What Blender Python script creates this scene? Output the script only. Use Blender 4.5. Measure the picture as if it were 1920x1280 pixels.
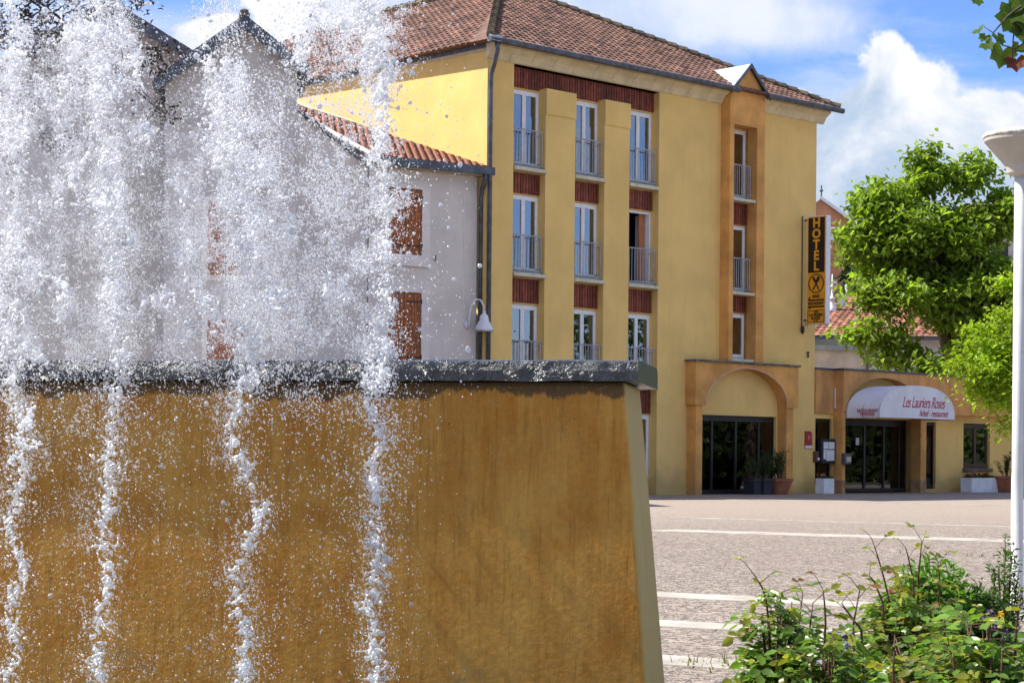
import bpy, bmesh, math, random
import numpy as np
from mathutils import Vector, Matrix, noise as mnoise
R_ = math.radians
random.seed(7); rng = np.random.default_rng(11)
scene = bpy.context.scene
for o in list(bpy.data.objects): bpy.data.objects.remove(o)
COL = scene.collection

# ------------------------------------------------------------------ camera
FPX, PX, PY, ROLL, CAMH = 3733.0, 960.0, 860.0, R_(0.5), 1.0
cam = bpy.data.objects.new('camera', bpy.data.cameras.new('camera')); COL.objects.link(cam)
cam.data.sensor_width = 36.0; cam.data.lens = FPX / 1920 * 36
cam.data.clip_start = 0.05; cam.data.clip_end = 6000
cam.location = (0, 0, CAMH)
cam.rotation_euler = (Matrix.Rotation(R_(90), 4, 'X') @ Matrix.Rotation(ROLL, 4, 'Z')).to_euler()
# the principal point lies 220 px below the picture's centre (upward shift of the lens)
cam.data.shift_y = (PY - 640) / 1920
scene.camera = cam

# ------------------------------------------------------------------ light
SUN_AZ, SUN_EL = R_(6), R_(50)            # from the left (-X), a little behind the fountain
SD = Vector((-math.cos(SUN_AZ) * math.cos(SUN_EL), math.sin(SUN_AZ) * math.cos(SUN_EL), math.sin(SUN_EL)))
sun = bpy.data.objects.new('sun', bpy.data.lights.new('sun', 'SUN')); COL.objects.link(sun)
sun.data.energy = 4.7; sun.data.angle = R_(0.53); sun.data.color = (1.0, 0.95, 0.87)
sun.rotation_euler = SD.to_track_quat('Z', 'Y').to_euler()
sun.location = (-30, 10, 60)
scene.view_settings.view_transform = 'Standard'; scene.view_settings.look = 'None'
scene.view_settings.exposure = 0.95; scene.view_settings.gamma = 1.0
scene.view_settings.use_curve_mapping = False
try:
    scene.cycles.use_denoising = True; scene.cycles.use_adaptive_sampling = True; scene.cycles.adaptive_threshold = .015
    scene.cycles.max_bounces = 8; scene.cycles.diffuse_bounces = 3; scene.cycles.glossy_bounces = 3
    scene.cycles.transmission_bounces = 5; scene.cycles.transparent_max_bounces = 28
    scene.cycles.caustics_reflective = False; scene.cycles.caustics_refractive = False
    scene.cycles.sample_clamp_indirect = 6
except Exception: pass

class NT:
    """small helper for node graphs"""
    def __init__(s, tree): s.t = tree; s.n = tree.nodes; s.l = tree.links
    def new(s, typ, **kw):
        nd = s.n.new(typ)
        for k, v in kw.items(): setattr(nd, k, v)
        return nd
    def put(s, sock, v):
        if v is None: return
        if isinstance(v, bpy.types.NodeSocket): s.l.new(v, sock)
        else:
            if hasattr(sock.default_value, '__len__') and not hasattr(v, '__len__'): v = (v, v, v, 1)[:len(sock.default_value)]
            if hasattr(v, '__len__') and len(v) == 3 and len(sock.default_value) == 4: v = (*v, 1)
            sock.default_value = v
    def math(s, op, a, b=None, c=None, clamp=False):
        nd = s.new('ShaderNodeMath', operation=op, use_clamp=clamp)
        s.put(nd.inputs[0], a); s.put(nd.inputs[1], b); s.put(nd.inputs[2], c); return nd.outputs[0]
    def vmath(s, op, a, b=None):
        nd = s.new('ShaderNodeVectorMath', operation=op); s.put(nd.inputs[0], a); s.put(nd.inputs[1], b); return nd.outputs[0]
    def mix(s, f, a, b, mode='MIX'):
        nd = s.new('ShaderNodeMix', data_type='RGBA', blend_type=mode); s.put(nd.inputs[0], f); s.put(nd.inputs[6], a); s.put(nd.inputs[7], b); return nd.outputs[2]
    def noise(s, vec, scale, detail=4, rough=.55, dist=0, out=0):
        nd = s.new('ShaderNodeTexNoise'); s.put(nd.inputs['Vector'], vec); s.put(nd.inputs['Scale'], scale)
        s.put(nd.inputs['Detail'], detail); s.put(nd.inputs['Roughness'], rough); s.put(nd.inputs['Distortion'], dist); return nd.outputs[out]
    def ramp(s, f, a, b, to0=0., to1=1., smooth=True):
        nd = s.new('ShaderNodeMapRange', interpolation_type='SMOOTHSTEP' if smooth else 'LINEAR')
        s.put(nd.inputs[0], f); s.put(nd.inputs[1], a); s.put(nd.inputs[2], b); s.put(nd.inputs[3], to0); s.put(nd.inputs[4], to1); return nd.outputs[0]
    def sep(s, v):
        nd = s.new('ShaderNodeSeparateXYZ'); s.put(nd.inputs[0], v); return nd.outputs
    def comb(s, x, y, z):
        nd = s.new('ShaderNodeCombineXYZ'); s.put(nd.inputs[0], x); s.put(nd.inputs[1], y); s.put(nd.inputs[2], z); return nd.outputs[0]

# ------------------------------------------------------------------ sky with clouds
world = bpy.data.worlds.new('World'); scene.world = world; world.use_nodes = True
w = NT(world.node_tree); w.n.clear()
wo = w.new('ShaderNodeOutputWorld'); bg = w.new('ShaderNodeBackground'); w.l.new(bg.outputs[0], wo.inputs[0])
SKY_STRENGTH = 0.135
bg.inputs[1].default_value = SKY_STRENGTH
sky = w.new('ShaderNodeTexSky', sky_type='NISHITA', sun_disc=False)
sky.sun_elevation = SUN_EL; sky.sun_rotation = math.atan2(SD.x, SD.y); sky.altitude = 200
sky.air_density = 1.0; sky.dust_density = 0.4; sky.ozone_density = 3.5
gen = w.new('ShaderNodeTexCoord').outputs['Generated']
dx, dy, dz = w.sep(gen)
az = w.math('ARCTAN2', dx, dy); el = w.math('ARCSINE', dz)
ae = w.comb(az, el, 0)
n_big = w.noise(ae, 14, 6, .62, .3); n_small = w.noise(ae, 55, 6, .65, .2)
def pxae(px, py): return math.atan((px - 960) / FPX), math.atan((860 - py) / FPX)
blobs = []
for px, py, rx, ry in [(1690, 185, 150, 110), (1590, 255, 165, 115), (1800, 250, 130, 95), (1500, 215, 75, 60), (1700, 360, 380, 130),
                       (1950, 330, 150, 60), (395, 75, 100, 42), (545, 30, 95, 70), (330, 110, 60, 30), (1560, 420, 300, 90)]:
    a, e = pxae(px, py); blobs.append((a, e, rx / FPX, ry / FPX))
rr = random.Random(5)
for k in range(22):  # unseen clouds around the frame, enlarged to brighten the ambient light
    a = -math.pi + (k + .5) * 2 * math.pi / 22
    if abs(a) < .5: continue
    blobs.append((a + rr.uniform(-.1, .1), rr.uniform(.10, .75), rr.uniform(.2, .42), rr.uniform(.10, .22)))
fld = None
for a, e, ra, re in blobs:
    u = w.math('DIVIDE', w.math('SUBTRACT', az, a), ra); v = w.math('DIVIDE', w.math('SUBTRACT', el, e), re)
    d = w.math('SUBTRACT', 1.0, w.math('POWER', w.math('ADD', w.math('MULTIPLY', u, u), w.math('MULTIPLY', v, v)), 0.5))
    fld = d if fld is None else w.math('SMOOTH_MAX', fld, d, 0.25)
nz = w.math('ADD', w.math('MULTIPLY', w.math('SUBTRACT', n_big, .5), 1.3), w.math('MULTIPLY', w.math('SUBTRACT', n_small, .5), .55))
vor = w.new('ShaderNodeTexVoronoi', feature='SMOOTH_F1'); w.put(vor.inputs['Vector'], w.vmath('ADD', ae, w.vmath('MULTIPLY', w.comb(n_small, n_big, 0), (.03, .03, 0)))); vor.inputs['Scale'].default_value = 42; vor.inputs['Smoothness'].default_value = .35
nz = w.math('ADD', w.math('MULTIPLY', nz, .62), w.math('MULTIPLY', w.math('SUBTRACT', .42, vor.outputs['Distance']), .75))
cum = w.ramp(w.math('ADD', fld, nz), .0, .2)
# thin high cloud layer over the whole sky
lay = w.vmath('DIVIDE', gen, w.comb(w.math('ADD', w.math('MAXIMUM', dz, 0), .12), w.math('ADD', w.math('MAXIMUM', dz, 0), .12), 1))
cir = w.noise(w.vmath('MULTIPLY', lay, (1.0, 1.6, 0)), 1.1, 7, .6, .8)
cir = w.math('MULTIPLY', w.ramp(cir, .44, .72), .85)
shade = w.ramp(w.math('ADD', w.math('MULTIPLY', n_big, .6), w.math('MULTIPLY', fld, .35)), .25, .62, 1, 0)
hi = w.ramp(el, .12, .2)
shade = w.math('MULTIPLY', shade, 1.0)
ccol = w.mix(w.ramp(w.math('ADD', w.math('MULTIPLY', el, 4.6), w.math('MULTIPLY', w.math('SUBTRACT', n_big, .5), 1.3)), .60, 1.02), (1.95, 2.45, 3.2), (4.15, 4.15, 4.2))
skyc = w.mix(cir, w.mix(1., sky.outputs[0], (.45, .545, .80), 'MULTIPLY'), (3.2, 3.45, 3.85))
soft = None
for px, py, rx, ry in [(1230, 15, 420, 110), (1450, 45, 220, 60), (620, -30, 260, 120), (1900, -120, 300, 80)]:
    a, e = pxae(px, py); u = w.math('DIVIDE', w.math('SUBTRACT', az, a), rx / FPX); v = w.math('DIVIDE', w.math('SUBTRACT', el, e), ry / FPX)
    d = w.math('SUBTRACT', 1.0, w.math('POWER', w.math('ADD', w.math('MULTIPLY', u, u), w.math('MULTIPLY', v, v)), 0.5))
    soft = d if soft is None else w.math('SMOOTH_MAX', soft, d, .2)
soft = w.math('MULTIPLY', w.ramp(w.math('ADD', soft, w.math('MULTIPLY', w.math('SUBTRACT', n_big, .5), 1.1)), -.15, .7), .85)
skyc = w.mix(soft, skyc, w.mix(w.ramp(n_big, .4, .65), (2.7, 3.05, 3.7), (3.7, 3.8, 4.0)))
skyc = w.mix(cum, skyc, ccol)
w.l.new(skyc, bg.inputs[0])

# ------------------------------------------------------------------ measuring helpers (pixel of the photo -> point in the place)
C0 = Vector((0, 0, CAMH))
def ray(px, py):
    x, y = px - PX, PY - py
    c, s = math.cos(ROLL), math.sin(ROLL)
    return Vector(((x * c - y * s) / FPX, 1.0, (x * s + y * c) / FPX))
def onplane(px, py, p0, n):
    d = ray(px, py); t = (Vector(p0) - C0).dot(n) / d.dot(n); return C0 + d * t
def depth(px, py, Y): return C0 + ray(px, py) * Y
TH = R_(46.5)
A = Vector((math.sin(TH), math.cos(TH), 0)); N = Vector((math.cos(TH), -math.sin(TH), 0))
K = Vector((-0.737, 52.9, 0))              # left front corner of the hotel
PHI = math.atan2(A.y, A.x)
def fac(px, py, off=0):
    p = onplane(px, py, K + N * off, N) - K; return p.dot(A), p.z

# ------------------------------------------------------------------ materials
MATS = {}
def pmat(name, base, rough=.7, var=.12, vscale=3., bump=0., bscale=60., island=0., spec=.4, metal=0., alt=None, translucent=0., stretch=None, dirt=None, coat=0.):
    if name in MATS: return MATS[name]
    m = bpy.data.materials.new(name); m.use_nodes = True; t = NT(m.node_tree); t.n.clear()
    out = t.new('ShaderNodeOutputMaterial'); b = t.new('ShaderNodeBsdfPrincipled')
    co = t.new('ShaderNodeTexCoord').outputs['Object']
    if stretch: co = t.vmath('MULTIPLY', co, stretch)
    nz = t.noise(co, vscale, 5, .6)
    alt = alt or tuple(c * (1 - 2.2 * var) for c in base)
    hi_ = tuple(min(1, c * (1 + var)) for c in base)
    col = t.mix(t.ramp(nz, .3, .7), alt, hi_)
    fine = t.noise(co, bscale, 3, .6)
    if name.endswith('_render'):     # faint rain streaks in the stucco
        sk = t.noise(t.vmath('MULTIPLY', t.new('ShaderNodeTexCoord').outputs['Object'], (3.2, 3.2, .22)), 1.6, 5, .65)
        col = t.mix(t.ramp(sk, .5, .75, 0, .18), col, tuple(c * .62 for c in base))
    col = t.mix(.35 * min(1, var * 5), col, t.mix(fine, (.25, .25, .25), (.75, .75, .75)), 'OVERLAY')
    if island:
        ri = t.new('ShaderNodeNewGeometry').outputs['Random Per Island']
        col = t.mix(1., col, t.mix(ri, (1 - island,) * 3, (1 + island, 1 + island, 1 + island * .8)), 'MULTIPLY')
    if dirt:
        z = t.sep(t.new('ShaderNodeTexCoord').outputs['Object'])[2]
        f = t.ramp(t.math('ADD', z, t.math('MULTIPLY', t.math('SUBTRACT', nz, .5), dirt[1] * 2)), 0, dirt[1], dirt[2], 0)
        col = t.mix(f, col, dirt[0])
    t.put(b.inputs['Base Color'], col); b.inputs['Roughness'].default_value = rough; b.inputs['Metallic'].default_value = metal
    b.inputs['Specular IOR Level'].default_value = spec; b.inputs['Coat Weight'].default_value = coat
    if bump:
        bp = t.new('ShaderNodeBump'); bp.inputs['Strength'].default_value = bump; bp.inputs['Distance'].default_value = .02
        t.l.new(fine, bp.inputs['Height']); t.l.new(bp.outputs[0], b.inputs['Normal'])
    sh = b.outputs[0]
    if translucent:
        tr = t.new('ShaderNodeBsdfTranslucent'); t.put(tr.inputs[0], t.mix(1., col, (1.5, 1.5, .7), 'MULTIPLY'))
        mx = t.new('ShaderNodeMixShader'); mx.inputs[0].default_value = translucent
        t.l.new(sh, mx.inputs[1]); t.l.new(tr.outputs[0], mx.inputs[2]); sh = mx.outputs[0]
    t.l.new(sh, out.inputs[0]); MATS[name] = m; return m
def glassmat(name, tint=(.75, .8, .82), refl=1.5, extra=.06):
    m = bpy.data.materials.new(name); m.use_nodes = True; t = NT(m.node_tree); t.n.clear()
    out = t.new('ShaderNodeOutputMaterial'); tp = t.new('ShaderNodeBsdfTransparent'); tp.inputs[0].default_value = (*tint, 1)
    gl = t.new('ShaderNodeBsdfGlossy'); gl.inputs['Roughness'].default_value = .015
    fr = t.new('ShaderNodeFresnel'); fr.inputs[0].default_value = refl
    co = t.new('ShaderNodeTexCoord').outputs['Object']
    bp = t.new('ShaderNodeBump'); bp.inputs['Strength'].default_value = .05; bp.inputs['Distance'].default_value = .02
    t.l.new(t.noise(co, 1.7, 2), bp.inputs['Height']); t.l.new(bp.outputs[0], gl.inputs['Normal'])
    mx = t.new('ShaderNodeMixShader'); t.l.new(t.math('ADD', fr.outputs[0], extra, clamp=True), mx.inputs[0])
    t.l.new(tp.outputs[0], mx.inputs[1]); t.l.new(gl.outputs[0], mx.inputs[2]); t.l.new(mx.outputs[0], out.inputs[0])
    MATS[name] = m; return m
YEL = pmat('yellow_render', (.82, .565, .20), .9, .05, .7, .35, 55, spec=.15, dirt=((.34, .25, .12), .9, .6))
ORG = pmat('orange_render', (.72, .37, .115), .9, .12, 1.2, .35, 55, spec=.15, dirt=((.30, .19, .09), .6, .5))
ORGS = pmat('stained_orange_render', (.64, .33, .12), .9, .16, 1.1, .35, 55, spec=.15, stretch=(1.1, 1.1, .6))
CREAM = pmat('cream_cornice', (.70, .60, .38), .85, .08, 2., .15, 60, spec=.2)
REDSLAT = pmat('red_brown_cladding', (.20, .045, .022), .6, .18, 6., .2, 40, island=.35)
SILL = pmat('pale_sill', (.62, .57, .42), .8, .08, 6., .1, 60)
WHITE = pmat('white_frame', (.78, .79, .80), .45, .04, 8.)
STEEL = pmat('galvanised_steel', (.40, .42, .45), .42, .10, 8., metal=.25, spec=.5)
ZINC = pmat('dark_zinc', (.115, .125, .145), .45, .18, 5., metal=.5)
ZINCL = pmat('pale_zinc', (.40, .43, .47), .45, .08, 5., metal=.4)
TILE = pmat('brown_clay_tile', (.20, .105, .075), .85, .24, 2.2, .3, 40, island=.42)
TILER = pmat('red_clay_tile', (.30, .125, .08), .85, .22, 2.2, .3, 40, island=.35)
MOSSY = pmat('mossy_ridge_tile', (.15, .11, .08), .9, .3, 7., .4, 40, island=.35, alt=(.08, .08, .045))
DARKFR = pmat('dark_aluminium', (.022, .018, .018), .4, .1, 5.)
ROOM = pmat('dim_interior', (.10, .08, .07), .9, .2, 1.5)
CURT = pmat('grey_net_curtain', (.82, .83, .85), .9, .12, 3., stretch=(8, 8, .4))
CURTO = pmat('orange_curtain', (.50, .20, .09), .9, .12, 3., stretch=(8, 8, .4))
GLASS = glassmat('window_glass', (.9, .92, .93), extra=.30); DGLASS = glassmat('door_glass', (.34, .36, .36), extra=.05)
GREYR = pmat('grey_render', (.72, .655, .60), .92, .06, .8, .3, 60, spec=.1, dirt=((.56, .49, .43), 2.5, .5))
GREYT = pmat('pale_window_surround', (.78, .72, .67), .9, .05, 2., .1, 60, spec=.1)
SHUT = pmat('varnished_wood', (.36, .105, .022), .5, .25, 5., .2, 50, stretch=(6, 6, .5), island=.22)
IRON = pmat('black_iron', (.02, .02, .025), .5, .1)
TERRA = pmat('terracotta', (.33, .12, .06), .8, .14, 4.)
POTD = pmat('dark_plastic_pot', (.03, .035, .045), .5, .1)
PWHITE = pmat('white_planter', (.74, .76, .80), .6, .06, 3.)
SOIL = pmat('soil', (.05, .035, .025), .95, .3, 6., .5, 30)
BARK = pmat('bark', (.13, .10, .075), .95, .25, 5., .6, 22, stretch=(3, 3, .6))
PAPER = pmat('paper', (.72, .74, .78), .7, .05, 14.)
RED = pmat('red_enamel', (.34, .02, .025), .4, .08)
REDTXT = pmat('crimson_print', (.45, .03, .07), .6, .05)
BLACKP = pmat('black_print', (.012, .011, .012), .5, .05)
AMBER = pmat('amber_plastic', (.80, .36, .02), .45, .06, 3.)
SIGNW = pmat('white_sign_edge', (.72, .74, .78), .45, .04)
AWN = pmat('white_awning_canvas', (.76, .77, .82), .75, .05, 1.2, .05, 90)
LAMPW = pmat('white_lamp_paint', (.60, .60, .59), .4, .06, 3., dirt=((.5, .47, .40), .6, .3))
LAMPMOSS = pmat('weathered_lamp_top', (.72, .71, .66), .8, .2, 20., .3, 60, alt=(.35, .32, .24))
def leafm(name, base, var=.3, tr=.45, rough=.45):
    return pmat(name, base, rough, .18, 1.2, 0, 30, island=var, translucent=tr, spec=.35)

# ------------------------------------------------------------------ mesh helpers
class MB:
    def __init__(s): s.v = []; s.f = []; s.mi = []; s.cur = 0; s.smooth = False
    def face(s, pts):
        i = len(s.v); s.v += [tuple(p) for p in pts]; s.f.append(tuple(range(i, i + len(pts)))); s.mi.append(s.cur)
    def raw(s, vs, fs):
        i = len(s.v); s.v += [tuple(p) for p in vs]
        for f in fs: s.f.append(tuple(i + k for k in f)); s.mi.append(s.cur)
    def box(s, x0, x1, y0, y1, z0, z1):
        s.raw([(x0, y0, z0), (x1, y0, z0), (x1, y1, z0), (x0, y1, z0), (x0, y0, z1), (x1, y0, z1), (x1, y1, z1), (x0, y1, z1)],
              [(0, 3, 2, 1), (4, 5, 6, 7), (0, 1, 5, 4), (1, 2, 6, 5), (2, 3, 7, 6), (3, 0, 4, 7)])
    def hexa(s, p):  # 8 corners: bottom 4 then top 4
        s.raw(p, [(0, 3, 2, 1), (4, 5, 6, 7), (0, 1, 5, 4), (1, 2, 6, 5), (2, 3, 7, 6), (3, 0, 4, 7)])
    def tube(s, pts, r, n=8, caps=True):
        pts = [Vector(p) for p in pts]; rs = r if isinstance(r, (list, tuple)) else [r] * len(pts)
        rings = []; up = None
        for i, p in enumerate(pts):
            d = (pts[min(i + 1, len(pts) - 1)] - pts[max(i - 1, 0)])
            if d.length < 1e-9: d = Vector((0, 0, 1))
            d.normalize()
            if up is None: up = Vector((0, 0, 1)) if abs(d.z) < .9 else Vector((1, 0, 0))
            u = d.cross(up); u = u.normalized() if u.length > 1e-6 else Vector((1, 0, 0)); v2 = u.cross(d).normalized(); up = v2
            rings.append([p + (u * math.cos(2 * math.pi * k / n) + v2 * math.sin(2 * math.pi * k / n)) * rs[i] for k in range(n)])
        vs = [q for rg in rings for q in rg]; fs = []
        for i in range(len(rings) - 1):
            for k in range(n): fs.append((i * n + k, i * n + (k + 1) % n, (i + 1) * n + (k + 1) % n, (i + 1) * n + k))
        if caps: fs.append(tuple(range(n))[::-1]); fs.append(tuple((len(rings) - 1) * n + k for k in range(n)))
        s.raw(vs, fs)
    def lathe(s, prof, n=24, c=(0, 0, 0), axis='z'):
        vs = []
        for r, z in prof:
            for k in range(n):
                a = 2 * math.pi * k / n; vs.append((c[0] + r * math.cos(a), c[1] + r * math.sin(a), c[2] + z))
        fs = []
        for i in range(len(prof) - 1):
            for k in range(n): fs.append((i * n + k, i * n + (k + 1) % n, (i + 1) * n + (k + 1) % n, (i + 1) * n + k))
        fs.append(tuple(range(n))[::-1]); fs.append(tuple((len(prof) - 1) * n + k for k in range(n)))
        s.raw(vs, fs)
    def mesh(s, name, mats):
        me = bpy.data.meshes.new(name); me.from_pydata(s.v, [], s.f)
        for m in (mats if isinstance(mats, (list, tuple)) else [mats]): me.materials.append(m)
        if any(s.mi): me.polygons.foreach_set('material_index', s.mi)
        if s.smooth: me.polygons.foreach_set('use_smooth', [True] * len(s.f))
        me.update(); return me
    def build(s, name, mats, parent=None, smooth=None):
        if smooth is not None: s.smooth = smooth
        return link(name, s.mesh(name, mats), parent)
def link(name, me, parent=None):
    o = bpy.data.objects.new(name, me); COL.objects.link(o)
    if parent: o.parent = parent
    return o
def tag(o, label=None, cat=None, group=None, kind=None):
    if label: o['label'] = label
    if cat: o['category'] = cat
    if group: o['group'] = group
    if kind: o['kind'] = kind
    return o
def thing(name, label, cat, loc=(0, 0, 0), rz=0., group=None):
    o = bpy.data.objects.new(name, None); COL.objects.link(o); o.location = loc; o.rotation_euler = (0, 0, rz)
    o.empty_display_size = .2
    return tag(o, label, cat, group)
def bevel(o, wd=.01, seg=1):
    m = o.modifiers.new('bevel', 'BEVEL'); m.width = wd; m.segments = seg; m.limit_method = 'ANGLE'; return o
def relief(mb, xs, zs, fn, yback=None):
    """wall surface on a grid: fn(xc,zc) -> depth of that cell (larger = further in) or None for a hole; steps get side faces"""
    nx, nz = len(xs) - 1, len(zs) - 1
    D = [[fn((xs[i] + xs[i + 1]) / 2, (zs[j] + zs[j + 1]) / 2) for j in range(nz)] for i in range(nx)]
    HOLE = .34
    g = lambda i, j: D[i][j] if 0 <= i < nx and 0 <= j < nz else None
    for i in range(nx):
        for j in range(nz):
            d = D[i][j]; x0, x1, z0, z1 = xs[i], xs[i + 1], zs[j], zs[j + 1]
            if d is not None and d < 50: mb.face([(x0, d, z0), (x1, d, z0), (x1, d, z1), (x0, d, z1)])
            dd = d if d is not None else 0
            if i + 1 < nx:
                e = D[i + 1][j]
                a_, b_ = (d if d < 50 else HOLE + .1), (e if e < 50 else HOLE + .1)
                if d >= 50 and e >= 50: pass
                elif abs(a_ - b_) > 1e-6:
                    q = [(x1, a_, z0), (x1, b_, z0), (x1, b_, z1), (x1, a_, z1)]; mb.face(q)
            if j + 1 < nz:
                e = D[i][j + 1]
                a_, b_ = (d if d < 50 else HOLE + .1), (e if e < 50 else HOLE + .1)
                if d >= 50 and e >= 50: pass
                elif abs(a_ - b_) > 1e-6:
                    mb.face([(x0, a_, z1), (x1, a_, z1), (x1, b_, z1), (x0, b_, z1)])
HOLE_ = 99
def text_mesh(txt, size, shear=0., align='CENTER', extrude=.004, space=1.0, offset=0., line=1.0):
    cu = bpy.data.curves.new('t', 'FONT'); cu.body = txt; cu.size = size; cu.shear = shear; cu.align_x = align; cu.align_y = 'CENTER'
    cu.extrude = extrude; cu.space_character = space; cu.offset = offset; cu.space_line = line; cu.resolution_u = 3
    ob = bpy.data.objects.new('t', cu); COL.objects.link(ob)
    dg = bpy.context.evaluated_depsgraph_get(); dg.update()
    me = bpy.data.meshes.new_from_object(ob.evaluated_get(dg)); bpy.data.objects.remove(ob); bpy.data.curves.remove(cu); return me
def put_text(name, me, mat, parent, mtx):
    me.materials.clear(); me.materials.append(mat); me.transform(mtx); me.name = name
    return link(name, me, parent)
def tiles_on(mb, P, U, V, nu, nv, keep, step_u, step_v, rnd, thick=.03, curve=.035, seg=3):
    """clay tiles with rounded rolls on the plane P + u*U + v*V (unit vectors), row by row with real overlap"""
    Nn = U.cross(V).normalized()
    for j in range(nv):
        for i in range(nu):
            u = i * step_u + (step_u * .5 if j % 2 else 0); v = j * step_v
            if not keep(u + step_u / 2, v + step_v / 2): continue
            lift = rnd.uniform(0, .008); sk = rnd.uniform(-.006, .006)
            vs = []
            for e, (vv, hh) in enumerate(((v - .02, thick + lift), (v + step_v * 1.06, .004))):
                for k in range(seg + 1):
                    f = k / seg; h = hh + curve * math.sin(math.pi * f) ** 1.3
                    vs.append(P + U * (u + f * step_u * .97 + sk * e) + V * vv + Nn * h)
            n = seg + 1
            fs = [(k, k + 1, n + k + 1, n + k) for k in range(seg)]
            base = len(vs)
            vs += [P + U * (u + f_ * step_u * .97) + V * (v - .02) - Nn * .01 for f_ in (0, 1)]
            fs.append(tuple([base, base + 1] + [seg - k for k in range(seg + 1)]))
            mb.raw(vs, fs)

# ================================================================== ground
def ground_material():
    m = bpy.data.materials.new('pebble_paving'); m.use_nodes = True; t = NT(m.node_tree); b = t.n['Principled BSDF']
    co = t.new('ShaderNodeTexCoord').outputs['Object']
    vo = t.new('ShaderNodeTexVoronoi'); t.put(vo.inputs['Vector'], co); vo.inputs['Scale'].default_value = 62
    vo2 = t.new('ShaderNodeTexVoronoi'); t.put(vo2.inputs['Vector'], co); vo2.inputs['Scale'].default_value = 26
    h = t.sep(vo.outputs['Color'])[0]; h2 = t.sep(vo2.outputs['Color'])[0]
    c = t.mix(h, (.075, .061, .047), (.50, .41, .32))
    c = t.mix(t.ramp(vo.outputs['Distance'], .3, .75), c, (.08, .065, .06))
    c = t.mix(t.math('MULTIPLY', t.ramp(h2, .55, .9), .5), c, (.56, .47, .38))
    big = t.noise(co, .28, 6, .65)
    c = t.mix(t.ramp(big, .35, .7, 0, .35), c, (.19, .15, .12))
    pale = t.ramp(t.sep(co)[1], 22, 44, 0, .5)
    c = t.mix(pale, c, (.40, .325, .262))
    t.put(b.inputs['Base Color'], c); b.inputs['Roughness'].default_value = .85; b.inputs['Specular IOR Level'].default_value = .25
    bp = t.new('ShaderNodeBump'); bp.inputs['Strength'].default_value = .5; bp.inputs['Distance'].default_value = .01
    t.l.new(t.math('SUBTRACT', 1, vo.outputs['Distance']), bp.inputs['Height']); t.l.new(bp.outputs[0], b.inputs['Normal'])
    return m
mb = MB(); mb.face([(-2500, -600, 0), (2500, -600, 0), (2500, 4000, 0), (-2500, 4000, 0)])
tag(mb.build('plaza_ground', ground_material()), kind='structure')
STONE = pmat('pale_paving_stone', (.42, .385, .33), .85, .12, 2.5, .25, 70, island=.10, alt=(.30, .27, .225))
BD = Vector((.832, -.555, 0)); BN = Vector((.555, .832, 0))
bands = thing('paving_bands', None, None); bands['kind'] = 'structure'
s91 = .909
for c, wd, lo, hi2, ln in [(27.3, 1.15, -14, 3, 1.6), (14.2, .66, -9, -1, 1.3), (11.7, .56, -8, 0, 1.25), (9.57, .56, -7, 1, 1.2), (33.5, .28, -17, 6, 2.4), (50.4, .3, -24, 6, 2.4), (18.6, 0, 0, 0, 1)]:
    if not wd: continue
    c *= s91; wd *= s91 * .82
    u = lo
    while u < hi2:
        p0 = BN * c + BD * (u + .006); p1 = BN * c + BD * (u + ln - .006)
        q = MB(); h = .006 + random.uniform(0, .004)
        cs = [p0 - BN * wd / 2, p1 - BN * wd / 2, p1 + BN * wd / 2, p0 + BN * wd / 2]
        q.hexa([(x.x, x.y, -.05) for x in cs] + [(x.x, x.y, h) for x in cs])
        q.build('paving_slab', STONE, bands); u += ln
# thin grass tufts growing in the joints and cracks of the square
gm = leafm('joint_grass', (.16, .17, .05), .3, .3)
q = MB(); rr = random.Random(3)
for c, u0, u1, n in [(20.5, -9.5, -2, 240), (23.2, -5, 2.5, 150), (15.6, -6.5, -3, 110), (10.35, -5.2, -3.9, 40), (8.6, -5.2, -3.6, 90), (10.0, -3.9, -2.6, 70)]:
    for k in range(n):
        cc = rr.gauss(0, 1); p = BN * (c + rr.gauss(0, .10)) + BD * (rr.uniform(u0, u1) if rr.random() < .4 else (u0 + u1) / 2 + cc * .12 * (u1 - u0))
        a = rr.uniform(0, 6.28); hh = rr.uniform(.015, .07); d = Vector((math.cos(a), math.sin(a), 0)) * .006
        q.face([p - d, p + d, p + Vector((d.y * 3, -d.x * 3, hh))])
tag(q.build('joint_grass', gm), 'sparse dry grass growing along cracks in the paving', 'grass', kind='stuff')

# ================================================================== hotel
hotel = thing('hotel_building', 'four-storey yellow rendered hotel with brown tiled hip roof', 'building', K, PHI)
L, BACK, EZ = 14.1, 24.0, 11.62            # facade length, depth, underside of cornice
ROWS = [(8.90, 11.02), (6.04, 8.17), (3.18, 5.20)]       # window openings (sill top, head) of the three bedroom floors
COLS = [(1.00, 2.18), (3.33, 4.50), (5.53, 6.74)]
BX0, BX1 = 9.50, 11.12                      # orange bay
RX0, RX1 = 9.69, 10.76                      # recess in the bay
BROWS = [(8.86, 10.99), (6.06, 8.10), (4.05, 5.45)]
xs = sorted({0, L, .97, 6.77, 2.18, 3.33, 4.5, 5.53, *[c for q in COLS for c in q], 8.38, 12.22, 9.69, 10.76})
zs = sorted({0, EZ, 4.0, 11.03, 11.10, 10.9, 2.32, 2.36, .5, *[c for q in ROWS for c in q]})
def face_depth(x, z):
    if 8.38 < x < 12.22 and z < 2.36: return HOLE_
    if 9.69 < x < 10.76 and 4.0 < z < 11.03: return HOLE_
    if .97 < x < 6.77:
        pier = (2.18 < x < 3.33 and z < 11.10) or (4.5 < x < 5.53 and z < 11.10)
        if pier: return 0
        for a_, b_ in COLS:
            if a_ < x < b_:
                if any(z0 < z < z1 for z0, z1 in ROWS) or .5 < z < 2.32: return HOLE_
        return .25
    return 0
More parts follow.
